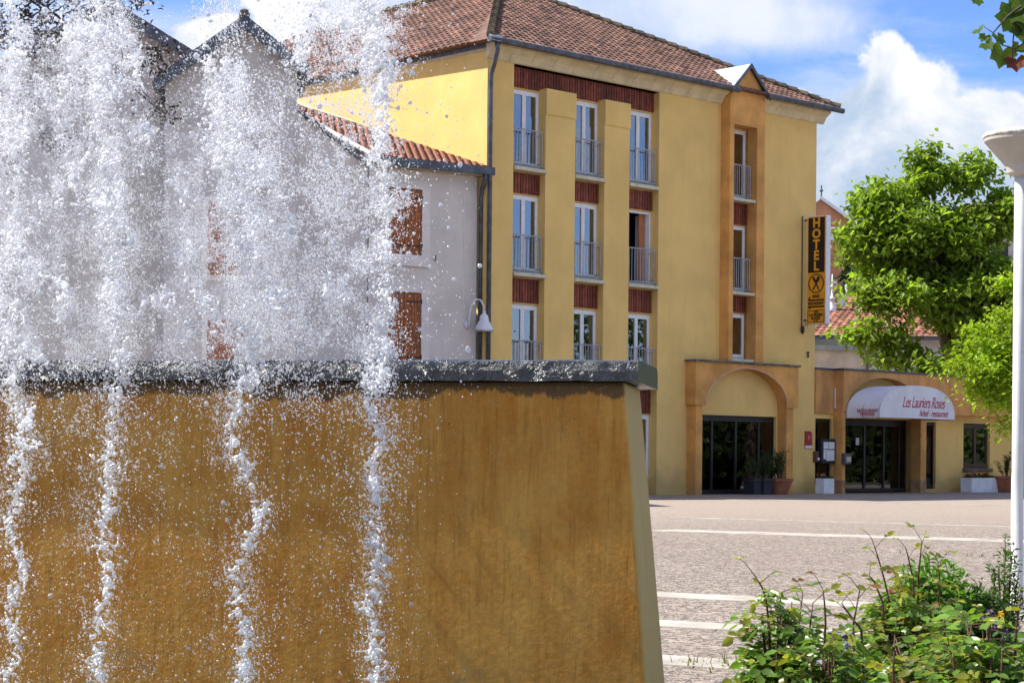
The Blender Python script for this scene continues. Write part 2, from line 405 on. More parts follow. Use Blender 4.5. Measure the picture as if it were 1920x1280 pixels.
mb = MB(); relief(mb, xs, zs, face_depth)
mb.face([(0, 0, 0), (0, 0, EZ + .5), (0, BACK, EZ + .5), (0, BACK, 0)]); mb.face([(L, 0, 0), (L, BACK, 0), (L, BACK, EZ + .5), (L, 0, EZ + .5)])
mb.face([(0, BACK, 0), (0, BACK, EZ + .5), (L, BACK, EZ + .5), (L, BACK, 0)]); mb.face([(0, 0, EZ), (L, 0, EZ), (L, 0, EZ + .5), (0, 0, EZ + .5)])
mb.build('wall', YEL, hotel)
mb = MB(); mb.box(.3, L - .3, 1.6, BACK - .3, 0, EZ); mb.face([(.3, .45, 0), (L - .3, .45, 0), (L - .3, 1.6, 0), (.3, 1.6, 0)])
for z in (2.9, 5.75, 8.6): mb.box(.3, L - .3, .46, 1.6, z, z + .15)
mb.build('interior', ROOM, hotel)
# joint lines at the heads of the piers
for a_, b_ in ((2.18, 3.33), (4.5, 5.53)):
    q = MB(); q.box(a_ - .004, b_ + .004, -.035, .26, 10.42, 11.12); q.build('pier_cap', YEL, hotel)
# red-brown cladding made of upright slats
def cladding(x0, x1, z0, z1, y, parent=hotel, notch=()):
    q = MB(); n = max(3, int(round((x1 - x0) / .105))); st = (x1 - x0) / n
    for k in range(n):
        xc = x0 + (k + .5) * st; zb = z0
        for a_, b_, zz in notch:
            if a_ < xc < b_: zb = zz
        q.box(x0 + k * st + .012, x0 + (k + 1) * st - .012, y - .045 - random.uniform(0, .008), y - .003, zb + .005, z1 - .005)
    return q.build('cladding_panel', REDSLAT, parent)
cladding(.98, 6.76, 11.06, EZ - .01, .25, notch=((2.18, 3.33, 11.13), (4.5, 5.53, 11.13)))
for a_, b_ in COLS:
    cladding(a_ + .01, b_ - .01, 8.20, 8.76, .25); cladding(a_ + .01, b_ - .01, 5.24, 5.90, .25); cladding(a_ + .01, b_ - .01, 2.34, 3.04, .25)
def curtain(q, x0, x1, z0, z1, y, amp=.03, wl=.11, ph=0):
    n = max(6, int((x1 - x0) / .03)); a = []
    for k in range(n + 1):
        x = x0 + (x1 - x0) * k / n; a.append((x, y + amp * math.sin(2 * math.pi * x / wl + ph)))
    for k in range(n): q.face([(a[k][0], a[k][1], z0), (a[k + 1][0], a[k + 1][1], z0), (a[k + 1][0], a[k + 1][1], z1), (a[k][0], a[k][1], z1)])
def window(x0, x1, z0, z1, y, parent=hotel, opened=False, fr=WHITE, curt=CURT, kind='two', glass=None):
    glass = glass or GLASS
    q = MB(); f = .06
    q.box(x0, x0 + f, y - .03, y + .06, z0, z1); q.box(x1 - f, x1, y - .03, y + .06, z0, z1)
    q.box(x0 + f, x1 - f, y - .03, y + .06, z1 - f, z1); q.box(x0 + f, x1 - f, y - .03, y + .06, z0, z0 + f)
    wdw = q.build('window', fr, parent)
    xm = (x0 + x1) / 2
    leaves = [(x0 + f, xm), (xm, x1 - f)] if kind == 'two' else [(x0 + f, x1 - f)]
    if not opened:
        for a_, b_ in leaves:
            s_ = MB(); g = .065
            s_.box(a_ + .004, a_ + g, y - .05, y + .02, z0 + f, z1 - f); s_.box(b_ - g, b_ - .004, y - .05, y + .02, z0 + f, z1 - f)
            s_.box(a_ + g, b_ - g, y - .05, y + .02, z1 - f - g, z1 - f); s_.box(a_ + g, b_ - g, y - .05, y + .02, z0 + f, z0 + f + g * 1.4)
            s_.build('casement', fr, wdw)
            p = MB(); p.box(a_ + g, b_ - g, y - .02, y - .012, z0 + f + g * 1.4, z1 - f - g); p.build('pane', glass, wdw)
        c = MB(); w_ = x1 - x0
        if kind == 'two':
            curtain(c, x0 + f, x0 + f + w_ * random.uniform(.34, .47), z0, z1, y + .055, .012, .11, random.random() * 6)
            curtain(c, x1 - f - w_ * random.uniform(.30, .47), x1 - f, z0, z1, y + .055, .012, .10, random.random() * 6)
        else: curtain(c, x0 + f, x1 - f, z0, z1, y + .055, .012, .11, random.random() * 6)
        c.build('curtain', curt, wdw)
    else:
        c = MB(); curtain(c, x0 + .80, x1 - f - .05, z0, z1, y + .10, .03, .12); c.build('curtain', CURTO, wdw)
        for sx, xx in ((1, x0 + f), (-1, x1 - f)):
            s_ = MB(); s_.box(xx - .02, xx + .02, y + .07, y + .5, z0 + f, z1 - f); s_.build('casement', fr, wdw)
    return wdw
def railing(x0, x1, z0, z1, y, parent=hotel, n=9):
    q = MB(); rr_ = .014
    q.tube([(x0, y, z1), (x1, y, z1)], .019, 6); q.tube([(x0, y, z0 + .05), (x1, y, z0 + .05)], .016, 6)
    for k in range(n + 1):
        x = x0 + .05 + (x1 - x0 - .1) * k / n; q.tube([(x, y, z0 + .05), (x, y, z1)], .010 if 0 < k < n else .015, 6)
    for x in (x0 + .05, x1 - .05): q.tube([(x, y, z0 + .12), (x, y + .2, z0 + .12)], .012, 6); q.tube([(x, y, z1 - .1), (x, y + .2, z1 - .1)], .012, 6)
    return q.build('railing', STEEL, parent)
def sill(x0, x1, z, y0, y1, parent=hotel, m=None, t=.10):
    q = MB(); q.box(x0, x1, y0, y1, z - t, z); return bevel(q.build('window_sill', m or SILL, parent), .012)
for r, (z0, z1) in enumerate(ROWS):
    for c, (a_, b_) in enumerate(COLS):
        window(a_ + .012, b_ - .012, z0 + .01, z1 - .01, .30, opened=(r == 1 and c == 2))
        sill(a_ - .005 + .01, b_ + .04, z0 - .01, -.05, .28); railing(a_ + .03, b_ - .03, z0 + .02, z0 + 1.02, .06)
        q = MB(); q.box(a_ + .02, b_ - .02, .10, .24, z0 - .008, z0 + .07); q.build('sill_step', STEEL, hotel)
for a_, b_ in COLS: window(a_ + .012, b_ - .012, .51, 2.31, .30)
# cornice of separate stones, stepping out under the gutter
def cornice(x0, x1, y, parent, along='x'):
    n = int(round((x1 - x0) / .82)); st = (x1 - x0) / n
    prof = [(0, 0), (-.06, .02), (-.10, .10), (-.16, .20), (-.28, .28), (-.34, .32), (-.34, .40), (0, .40)]
    for k in range(n):
        q = MB(); a_, b_ = x0 + k * st + .006, x0 + (k + 1) * st - .006
        vs = [(a_, y + p[0], EZ + p[1]) for p in prof] + [(b_, y + p[0], EZ + p[1]) for p in prof]; m_ = len(prof)
        fs = [(i, (i + 1) % m_, m_ + (i + 1) % m_, m_ + i) for i in range(m_)] + [tuple(range(m_))[::-1], tuple(range(m_, 2 * m_))]
        q.raw(vs, fs); q.build('cornice_stone', CREAM, parent)
cornice(-.06, BX0 - .02, 0, hotel); cornice(BX1 + .02, L + .30, 0, hotel)
q = MB(); q.box(-.02, -.003, .02, BACK, EZ + .22, EZ + .40); q.build('eaves_board', pmat('eaves_paint', (.60, .50, .33), .8, .06), hotel)
# roof
ez, oh = EZ + .44, .52
apex_y = L / 2; rz = 15.95
ohl = .0
P0 = [Vector((-.38, -oh, ez)), Vector((L + oh, -oh, ez)), Vector((L / 2, apex_y, rz)), Vector((L / 2, BACK - apex_y, rz)), Vector((-ohl, BACK + oh, ez)), Vector((L + oh, BACK + oh, ez))]
q = MB(); dn = Vector((0, 0, -.02)); P1 = [p + dn for p in P0]
q.face([P1[0], P1[1], P1[2]]); q.face([P1[4], Vector((-ohl, 1.2, ez - .02)), P1[0], P1[2], P1[3]]); q.face([P1[1], P1[5], P1[3], P1[2]]); q.face([P1[5], P1[4], P1[3]]); q.face([P1[0], P1[4], P1[5], P1[1]])
q.build('roof', TILE, hotel)
rnd = random.Random(2)
q = MB(); U = Vector((1, 0, 0)); V = (P0[2] - Vector((L / 2, -oh, ez))).normalized(); H = (P0[2] - Vector((L / 2, -oh, ez))).length; W = L + 2 * oh
tiles_on(q, Vector((-oh, -oh, ez)), U, V, int(W / .24) + 1, int(H / .30), lambda u, v: (u > oh - .38 + (v / H) * (L / 2 + .38)) and (u < W - (v / H) * W / 2), .24, .30, rnd)
tag(q.build('roof_tiles', TILE, hotel), kind='stuff')
q = MB(); U = Vector((0, -1, 0)); Ln = BACK + 2 * oh; S = Vector((-ohl, BACK + oh, ez)); V = (Vector((L / 2, 0, rz)) - Vector((-ohl, 0, ez))).normalized(); H = (Vector((L / 2, 0, rz)) - Vector((-ohl, 0, ez))).length
tiles_on(q, S, U, V, int(Ln / .24) + 1, int(H / .30), lambda u, v: (u > (v / H) * (L / 2 + oh)) and (u < Ln - (v / H) * (L / 2 + oh)), .24, .30, rnd)
tag(q.build('roof_tiles', TILE, hotel), kind='stuff')
def ridge_line(p0, p1, parent, m=MOSSY, r=.11, st=.36):
    q = MB(); d = p1 - p0; n = int(d.length / st)
    for k in range(n):
        a_ = p0 + d * (k / n); b_ = p0 + d * ((k + 1.12) / n)
        q.tube([a_ + Vector((0, 0, .02)), b_ + Vector((0, 0, -.005))], [r * 1.12, r * .92], 8)
    return q.build('ridge_tiles', m, parent)
up = Vector((0, 0, .05))
ridge_line(P0[0] + up, P0[2] + up, hotel); ridge_line(P0[1] + up, P0[2] + up, hotel); ridge_line(P0[2] + up, P0[3] + up, hotel)
def gutter(pts, parent, r=.085, m=ZINC):
    q = MB(); q.smooth = False; q.tube(pts, r, 8); return q.build('gutter', m, parent)
gutter([(-.46, -oh - .06, ez - .05), (BX0 + .15, -oh - .06, ez - .05)], hotel); gutter([(BX1 - .15, -oh - .06, ez - .05), (L + oh + .06, -oh - .06, ez - .05)], hotel)
q = MB(); q.box(-.05, -.004, -oh, BACK, ez - .14, ez + .03); q.build('gutter', ZINC, hotel)
q = MB(); q.hexa([(-.46, -oh - .13, ez - .1), (-.12, -oh - .13, ez - .1), (-.12, -oh + .1, ez - .1), (-.40, -oh + .1, ez - .1), (-.46, -oh - .13, ez + .02), (-.12, -oh - .13, ez + .05), (-.12, -oh + .1, ez + .12), (-.40, -oh + .1, ez + .12)]); q.build('corner_flashing', ZINCL, hotel)
q = MB(); q.smooth = True
q.tube([(-.20, -oh - .04, ez - .1), (-.16, -oh - .04, ez - .3), (-.02, -.28, ez - .62), (.02, -.12, ez - .85), (.02, -.10, ez - 1.2), (.02, -.10, 0)], .062, 10)
dp = q.build('downpipe', ZINC, hotel)
for z in (1.6, 4.4, 7.2, 10.0):
    q = MB(); q.lathe([(.072, 0), (.072, .05)], 10, (.02, -.10, z)); q.build('pipe_bracket', ZINC, dp)
# orange bay with pointed zinc gable
xs = sorted({BX0, BX1, RX0, RX1}); zs = sorted({3.95, 12.05, 11.03, *[c for q_ in BROWS for c in q_]})
def bay_depth(x, z):
    if RX0 < x < RX1 and z < 11.03:
        return HOLE_ if any(z0 < z < z1 for z0, z1 in BROWS) else .05
    return -.36
mb = MB(); relief(mb, xs, zs, bay_depth)
for x in (BX0, BX1): mb.face([(x, -.36, 3.95), (x, .0, 3.95), (x, .0, 12.05), (x, -.36, 12.05)])
xm = (BX0 + BX1) / 2
mb.face([(BX0, -.36, 12.05), (BX1, -.36, 12.05), (xm, -.36, 12.82)])
mb.face([(BX0, -.36, 12.05), (xm, -.36, 12.82), (xm, 2.2, 12.82), (BX0, 2.2, 12.05)]); mb.face([(BX1, -.36, 12.05), (xm, -.36, 12.82), (xm, 2.2, 12.82), (BX1, 2.2, 12.05)])
for x in (BX0, BX1): mb.face([(x, 0, 11.6), (x, .9, 11.6), (x, .9, 12.1), (x, 0, 12.05)])
mb.build('bay', ORG, hotel)
for sgn, xe in ((-1, BX0 - .10), (1, BX1 + .10)):
    q = MB(); pts = [(xe, 11.99), (xm, 12.86)]
    t_ = .05
    q.hexa([(xe, -.46, 11.96), (xm, -.46, 12.84), (xm, 1.7, 12.84), (xe, .35, 11.96), (xe, -.46, 11.96 + t_), (xm, -.46, 12.84 + t_), (xm, 1.7, 12.84 + t_), (xe, .35, 11.96 + t_)])
    q.build('gable_sheet', ZINCL if sgn < 0 else ZINC, hotel)
    q = MB(); q.hexa([(xe, -.50, 11.90), (xm, -.50, 12.78), (xm, -.462, 12.78), (xe, -.462, 11.90), (xe, -.50, 12.02), (xm, -.50, 12.91), (xm, -.462, 12.91), (xe, -.462, 12.02)]); q.build('verge_trim', ZINC, hotel)
for r, (z0, z1) in enumerate(BROWS):
    window(RX0 + .012, RX1 - .012, z0 + .01, z1 - .01, .12, kind='one')
    sill(RX0 + .005, RX1 - .005, z0, -.33, .1, t=.09)
    if r < 2:
        railing(RX0 + .03, RX1 - .03, z0 + .03, z0 + 1.02, -.16)
        cladding(RX0 + .01, RX1 - .01, (8.12, 5.48)[r], z0 - .1, .05)
# entrance portal with arch
def arch_block(q, x0, x1, z0, zt, ax0, ax1, rise, yf, yb, n=28):
    cx, rx = (ax0 + ax1) / 2, (ax1 - ax0) / 2
    arc = [(cx - rx * math.cos(math.pi * k / n), z0 + rise * math.sin(math.pi * k / n)) for k in range(n + 1)]
    for y in (yf, yb):
        q.face([(x0, y, z0), (ax0, y, z0), (ax0, y, zt), (x0, y, zt)]); q.face([(ax1, y, z0), (x1, y, z0), (x1, y, zt), (ax1, y, zt)])
        for k in range(n): q.face([(arc[k][0], y, arc[k][1]), (arc[k + 1][0], y, arc[k + 1][1]), (arc[k + 1][0], y, zt), (arc[k][0], y, zt)])
    for k in range(n): q.face([(arc[k][0], yf, arc[k][1]), (arc[k + 1][0], yf, arc[k + 1][1]), (arc[k + 1][0], yb, arc[k + 1][1]), (arc[k][0], yb, arc[k][1])])
    q.face([(x0, yf, z0), (x0, yb, z0), (x0, yb, zt), (x0, yf, zt)]); q.face([(x1, yf, z0), (x1, yb, z0), (x1, yb, zt), (x1, yf, zt)])
    q.face([(x0, yf, zt), (x1, yf, zt), (x1, yb, zt), (x0, yb, zt)])
    q.face([(x0, yf, z0), (ax0, yf, z0), (ax0, yb, z0), (x0, yb, z0)]); q.face([(ax1, yf, z0), (x1, yf, z0), (x1, yb, z0), (ax1, yb, z0)])
    return arc
q = MB(); arc = arch_block(q, 8.0, 12.79, 2.63, 3.90, 8.46, 12.27, 1.14, -.40, -.002); q.build('portal_arch', ORG, hotel)
q = MB(); q.tube([(x, -.405, z) for x, z in arc], .016, 6); q.build('arch_bead', pmat('pink_bead', (.72, .45, .36), .7), hotel)
for a_, b_ in ((8.07, 8.36), (12.27, 12.60)):
    q = MB(); q.box(a_, b_, -.36, .05, 0, 2.628); q.build('portal_pier', ORG, hotel)
q = MB(); q.box(7.95, 12.84, -.46, .0, 3.902, 3.96); q.build('portal_coping', pmat('mossy_coping', (.17, .16, .13), .95, .3, 8., .4, 40), hotel)
# glazed entrance
def glazing(parent, x0, x1, z0, z1, y, mull, fr=DARKFR, top=.16, gl=None):
    q = MB(); q.box(x0, x1, y - .03, y + .05, z1 - top, z1); q.box(x0, x1, y - .03, y + .05, z0, z0 + .12)
    e = sorted([x0, *mull, x1])
    for k, x in enumerate(e):
        a_ = x if k == 0 else x - .045; b_ = x + .05 if k == 0 else (x if k == len(e) - 1 else x + .045)
        if k == len(e) - 1: a_ = x - .05
        q.box(a_, b_, y - .032, y + .052, z0 + .12, z1 - top)
    d = q.build('glazed_entrance', fr, parent)
    for a_, b_ in zip(e[:-1], e[1:]):
        p = MB(); p.box(a_ + .046, b_ - .046, y, y + .01, z0 + .12, z1 - top); p.build('pane', gl or DGLASS, d)
    return d
ent = glazing(hotel, 8.39, 12.21, .02, 2.35, .12, (9.32, 10.42, 11.5))
q = MB(); curtain(q, 8.45, 9.25, .15, 2.15, .35, .03, .14); q.build('curtain', pmat('white_curtain', (.62, .64, .70), .9, .08), ent)
q = MB(); curtain(q, 11.7, 12.1, .15, 2.15, .5, .03, .14); q.build('curtain', pmat('beige_curtain', (.45, .36, .26), .9, .08), ent)
q = MB(); q.box(9.0, 12.1, .9, 1.3, .5, .95); q.box(9.5, 11.3, 1.3, 1.5, .2, 1.5); q.build('reception_desk', pmat('dark_wood', (.10, .05, .03), .5, .2), hotel)
# small wall fittings near the right corner
for px, py in ((1513, 664), (1513, 670), (1513, 610)):
    s, z = fac(px, py); q = MB(); q.lathe([(.03, 0), (.035, .05), (.02, .09)], 10, (s, -.05, z)); q.build('cable_fitting', IRON, hotel)

# ================================================================== restaurant annex
annex = thing('restaurant_annex', 'low yellow annex with orange arched fascia joined to the hotel', 'building', K, PHI)
AX1 = 28.0; AZ = 3.90
xs = sorted({L + .003, AX1, 14.16, 15.03, 15.2, 19.3, 19.66, 20.72, 22.35, 23.98}); zs = sorted({0, AZ, .26, 2.36, 2.40, .80, .12, 2.37})
def annex_depth(x, z):
    if 14.16 < x < 15.03 and .26 < z < 2.36: return HOLE_
    if 15.2 < x < 19.3 and z < 2.40: return HOLE_
    if 19.66 < x < 20.72 and .12 < z < 2.36: return HOLE_
    if 22.35 < x < 23.98 and .80 < z < 2.36: return HOLE_
    return 0
mb = MB(); relief(mb, xs, zs, annex_depth)
mb.face([(AX1, 0, 0), (AX1, 5, 0), (AX1, 5, AZ), (AX1, 0, AZ)]); mb.face([(L, 5, 0), (L, 5, AZ), (AX1, 5, AZ), (AX1, 5, 0)])
mb.build('wall', YEL, annex)
mb = MB(); mb.box(L + .3, AX1 - .2, 1.8, 4.8, 0, AZ - .2); mb.face([(L + .1, .45, .01), (AX1, .45, .01), (AX1, 1.8, .01), (L + .1, 1.8, .01)]); mb.box(L + .1, AX1, .46, 1.8, 2.6, 2.8)
mb.build('interior', ROOM, annex)
q = MB(); q.box(L + .004, 15.05, -.06, .0, 2.52, AZ); q.build('fascia', ORGS, annex)
q = MB(); arch_block(q, 15.05, AX1, 2.60, AZ, 15.22, 19.3, 1.12, -.42, -.002); q.build('arched_fascia', ORGS, annex)
q = MB(); q.box(L + .003, 15.0, -.10, 5, AZ + .003, AZ + .06); q.box(15.0, AX1 + .05, -.47, 5, AZ + .003, AZ + .06); q.build('roof_edge', ZINC, annex)
for a_, b_ in ((15.06, 15.21), (19.30, 19.62)):
    q = MB(); q.box(a_, b_, -.38, .3, 0, 2.598); q.build('portal_pier', ORG, annex)
    q = MB(); q.box(a_ - .008, b_ + .008, -.388, .0, 0, .42); q.build('pier_plinth', pmat('faded_plinth', (.42, .25, .12), .9, .14, 3.), annex)
dr = glazing(annex, 15.22, 19.28, .03, 2.40, .22, (17.0, 18.05, 18.9), top=.22)
q = MB(); q.box(18.95, 19.25, .4, .45, .1, 2.2); q.build('inner_panel', pmat('tan_panel', (.36, .23, .11), .7, .1), dr)
q = MB(); q.box(16.55, 16.72, .205, .218, 1.55, 1.78); q.build('notice', PAPER, dr)
q = MB()
for x, z, a in ((16.4, 1.32, .18), (16.75, 1.22, -.05), (17.45, 1.2, .22), (17.6, 1.05, .12)):
    q.box(x, x + .28, .6, .62, z, z + .12)
q.build('lettering_mark', RED, dr)
glazing(annex, 19.67, 20.71, .13, 2.35, .12, (), top=.1)
glazing(annex, 14.17, 15.02, .27, 2.35, .12, (), top=.08)
wn = window(22.37, 23.96, .82, 2.34, .12, annex, fr=pmat('brown_frame', (.07, .035, .02), .5, .1), curt=pmat('brown_drape', (.14, .09, .07), .9, .1))
sill(22.3, 24.05, .82, -.09, .1, annex, m=pmat('dark_sill', (.16, .13, .10), .9, .2), t=.12)
q = MB(); q.tube([(15.03, -.10, 2.7), (15.03, -.10, 3.35)], .02, 6); q.build('white_pipe', WHITE, annex)

# awning
aw = thing('barrel_awning', 'white barrel awning with crimson script lettering above the restaurant door', 'awning', K, PHI)
x0, x1, zb, hh, yb, yf = 15.2, 19.3, 2.40, 1.05, -.43, -1.70
n = 32; arc = [(x0, zb)] + [((x0 + x1) / 2 - (x1 - x0) / 2 * math.copysign(abs(math.cos(math.pi * k / n)) ** .8, math.cos(math.pi * k / n)), zb + .1 + (hh - .1) * math.sin(math.pi * k / n) ** .9) for k in range(n + 1)] + [(x1, zb)]
q = MB()
for a_, b_ in zip(arc[:-1], arc[1:]):
    m_ = 6
    for j in range(m_):
        ya, yc = yb + (yf - yb) * j / m_, yb + (yf - yb) * (j + 1) / m_
        sg = lambda y: -.012 * math.sin(math.pi * ((y - yb) / (yf - yb) * 2 % 1))
        q.face([(a_[0], ya, a_[1] + sg(ya)), (b_[0], ya, b_[1] + sg(ya)), (b_[0], yc, b_[1] + sg(yc)), (a_[0], yc, a_[1] + sg(yc))])
q.build('canopy', AWN, aw, smooth=True)
q = MB()
for a_, b_ in zip(arc[1:-2], arc[2:-1]): q.face([(a_[0], yf, zb), (b_[0], yf, zb), (b_[0], yf, b_[1]), (a_[0], yf, a_[1])])
q.build('front_cloth', AWN, aw)
q = MB()
for yy in (yf - .004, (yf + yb) / 2, yb - .02): q.tube([(a_, yy + .02, z - .03) for a_, z in arc], .018, 6)
for xx in (x0 + .02, x1 - .02): q.tube([(xx, yf + .02, zb + .01), (xx, yb, zb + .01)], .02, 6)
q.build('frame', STEEL, aw)
fm = Matrix(((1, 0, 0, 0), (0, 0, -1, 0), (0, 1, 0, 0), (0, 0, 0, 1)))   # text plane -> facing -y
me = text_mesh('Les Lauriers Roses', .52, shear=.45, space=.9, offset=-.003)
o = put_text('script_lettering', me, REDTXT, aw, Matrix.Translation((17.55, yf - .006, zb + .50)) @ fm @ Matrix.Scale(.66, 4, (1, 0, 0)))
me = text_mesh('hôtel - restaurant', .30, shear=.45, space=.95); put_text('small_lettering', me, REDTXT, aw, Matrix.Translation((18.1, yf - .006, zb + .17)) @ fm @ Matrix.Scale(.78, 4, (1, 0, 0)))
# print on the left side of the canopy (plane facing -x)
sm = Matrix(((0, 0, -1, 0), (-1, 0, 0, 0), (0, 1, 0, 0), (0, 0, 0, 1)))
me = text_mesh('RESTAURANT\nTERRASSE', .13, line=.85, offset=.001); put_text('side_lettering', me, REDTXT, aw, Matrix.Translation((15.158, -1.26, zb + .16)) @ Matrix.Rotation(R_(9), 4, 'Y') @ sm)

# ================================================================== vertical hotel sign (projects from the facade)
sg = thing('hotel_sign', 'tall amber and black vertical HOTEL sign projecting from the yellow corner', 'sign', K, PHI)
SX, SZ0, SZ1, YO, YI, TK = 13.45, 5.25, 8.62, -.92, -.17, .22
q = MB(); q.box(SX, SX + TK, YO, YI, SZ0, SZ1); bevel(q.build('box', SIGNW, sg), .012)
q = MB(); q.box(SX - .008, SX - .001, YO + .03, YI - .03, SZ0 + .03, SZ1 - .03); q.build('face_panel', AMBER, sg)
q = MB(); q.box(SX - .013, SX - .009, YO + .06, YI - .06, SZ1 - 1.76, SZ1 - .06); q.build('black_panel', BLACKP, sg)
ym = (YO + YI) / 2; xf = SX - .016
for k, ch in enumerate('HOTEL'):
    put_text('letter', text_mesh(ch, .40, offset=.016), AMBER, sg, Matrix.Translation((xf, ym, SZ1 - .235 - k * .335)) @ sm)
zc = SZ1 - 2.10
q = MB(); q.tube([(xf, ym + .285 * math.cos(a), zc + .285 * math.sin(a)) for a in [k * 2 * math.pi / 32 for k in range(33)]], .016, 5, False); q.build('emblem_ring', BLACKP, sg)
for sgn in (-1, 1):
    q = MB(); d = Vector((0, sgn * .5, .87)).normalized(); pth = [Vector((xf, ym, zc)) + d * t_ for t_ in (-.22, -.05, .02, .10, .23)]
    q.tube(pth, [.026, .018, .02, .042 if sgn > 0 else .05, .03 if sgn > 0 else .045], 6)
    q.build('emblem_fork' if sgn < 0 else 'emblem_knife', BLACKP, sg)
put_text('letters', text_mesh('BAR', .15, offset=.004), BLACKP, sg, Matrix.Translation((xf, ym, SZ1 - 2.50)) @ sm)
put_text('letters', text_mesh('RESTAURANT', .135, offset=.003, space=.9), BLACKP, sg, Matrix.Translation((xf, ym, SZ1 - 2.72)) @ sm @ Matrix.Scale(.78, 4, (1, 0, 0)))
for zz in (SZ1 - 2.615, SZ1 - 2.82):
    q = MB(); tip = YI - .05     # pointing towards the wall (left)
    q.raw([(xf, YO + .06, zz - .025), (xf, tip - .1, zz - .025), (xf, tip - .1, zz - .10 if zz < SZ1 - 2.7 else zz - .03), (xf, tip, zz + (.02 if zz < SZ1 - 2.7 else .0)), (xf, tip - .1, zz + (.03 if zz < SZ1 - 2.7 else .13)), (xf, tip - .1, zz + .025), (xf, YO + .06, zz + .025)], [(0, 1, 2, 3, 4, 5, 6)])
    q.build('arrow', BLACKP, sg)
put_text('letters', text_mesh('LES\nLAURIERS\nROSES\n* *', .125, offset=.003, line=.82), BLACKP, sg, Matrix.Translation((xf, ym, SZ1 - 3.13)) @ sm)
q = MB(); z0, z1 = SZ0 + .07, SZ0 + .43
for a_, b_ in (((YO + .06, z0), (YI - .06, z0)), ((YI - .06, z0), (YI - .06, z1)), ((YI - .06, z1), (YO + .06, z1)), ((YO + .06, z1), (YO + .06, z0))): q.tube([(xf, *a_), (xf, *b_)], .008, 5)
q.build('panel_border', BLACKP, sg)
q = MB()
for z in (SZ0 + .15, SZ1 - .1): q.tube([(SX + .1, YI, z), (SX + .1, .0, z)], .025, 6)
q.tube([(SX - .08, -.05, SZ0 - .25), (SX - .08, -.05, SZ1 + .02)], .018, 6); q.lathe([(.02, -.18), (.06, -.1), (.06, .02), (.02, .08)], 8, (SX - .08, -.09, SZ0 - .1))
q.build('bracket', IRON, sg)

# plaque, menu case, bell box, letter box
pq = thing('classification_plaque', 'small red plaque with a letter H on the yellow wall', 'plaque', K, PHI)
q = MB(); q.raw([(13.62, -.025, 1.40), (13.98, -.025, 1.40), (13.98, -.025, 1.88), (13.9, -.025, 1.95), (13.62, -.025, 1.95), (13.62, -.003, 1.40), (13.98, -.003, 1.40), (13.98, -.003, 1.88), (13.9, -.003, 1.95), (13.62, -.003, 1.95)],
              [(0, 1, 2, 3, 4), (5, 9, 8, 7, 6), (0, 5, 6, 1), (1, 6, 7, 2), (2, 7, 8, 3), (3, 8, 9, 4), (4, 9, 5, 0)]); q.build('plate', RED, pq)
q = MB(); q.box(13.63, 13.97, -.03, -.026, 1.41, 1.50); q.build('pale_strip', PAPER, pq)
put_text('letter', text_mesh('H', .26), pmat('pink_print', (.62, .22, .25), .5), pq, Matrix.Translation((13.84, -.03, 1.74)) @ fm)
mn = thing('menu_case', 'black menu case holding white sheets left of the restaurant door', 'menu board', K, PHI)
q = MB(); q.box(14.30, 15.0, -.16, .05, .94, 1.72); bevel(q.build('case', pmat('black_case', (.02, .022, .03), .45, .1), mn), .02)
for a_, b_, c_, d_ in ((14.38, 14.62, 1.40, 1.62), (14.64, 14.93, 1.40, 1.62), (14.38, 14.50, 1.08, 1.38), (14.52, 14.93, 1.03, 1.37)):
    q = MB(); q.box(a_, b_, -.168, -.162, c_, d_); q.build('menu_sheet', PAPER, mn)
bl = thing('bell_box', 'small brown box with a pale button beside the menu case', 'box', K, PHI)
q = MB(); q.box(14.05, 14.24, -.11, 0, .98, 1.32); bevel(q.build('box', pmat('brown_box', (.12, .05, .035), .5, .1), bl), .015)
q = MB(); q.lathe([(.05, 0), (.045, .03), (.0, .04)], 10); o = q.build('button', PAPER, bl); o.rotation_euler = (R_(90), 0, 0); o.location = (14.18, -.11, 1.08)
lb = thing('letter_box', 'grey metal letter box fixed to the orange door pier', 'letter box', K, PHI)
q = MB(); q.box(14.98, 15.30, -.56, -.39, .92, 1.27); bevel(q.build('box', pmat('grey_box', (.10, .10, .12), .4, .1, metal=.3), lb), .02)
q = MB(); q.box(15.03, 15.27, -.57, -.561, 1.0, 1.16); q.build('label_plate', pmat('tan_plate', (.5, .46, .36), .5), lb)

# planters and pots by the hotel wall
def leaf_quad(q, p, d, up_, ln, wd, bend=.2, six=False):
    """one leaf: folded, pointed blade"""
    d = d.normalized(); s_ = d.cross(up_); s_ = s_.normalized() if s_.length > 1e-5 else Vector((1, 0, 0)); n_ = s_.cross(d)
    if six:
        a = [p, p + d * ln * .3 + s_ * wd * .46 - n_ * 0, p + d * ln * .68 + s_ * wd * .38 - n_ * bend * ln * .15, p + d * ln - n_ * bend * ln * .5,
             p + d * ln * .68 - s_ * wd * .38 - n_ * bend * ln * .15, p + d * ln * .3 - s_ * wd * .46, p + d * ln * .35 - n_ * wd * .14, p + d * ln * .68 - n_ * (wd * .12 + bend * ln * .15)]
        q.raw(a, [(0, 1, 6), (1, 2, 7, 6), (2, 3, 7), (0, 6, 5), (6, 7, 4, 5), (7, 3, 4)])
    else:
        m_ = p + d * ln * .45; q.raw([p, m_ + s_ * wd * .5 + n_ * wd * .12, p + d * ln - n_ * bend * ln, m_ - s_ * wd * .5 + n_ * wd * .12, ], [(0, 1, 2), (0, 2, 3)])
def rv(r): return Vector((r.gauss(0, 1), r.gauss(0, 1), r.gauss(0, 1))).normalized()
LOL = leafm('oleander_leaf', (.06, .11, .03)); LGER = leafm('geranium_leaf', (.07, .13, .035))
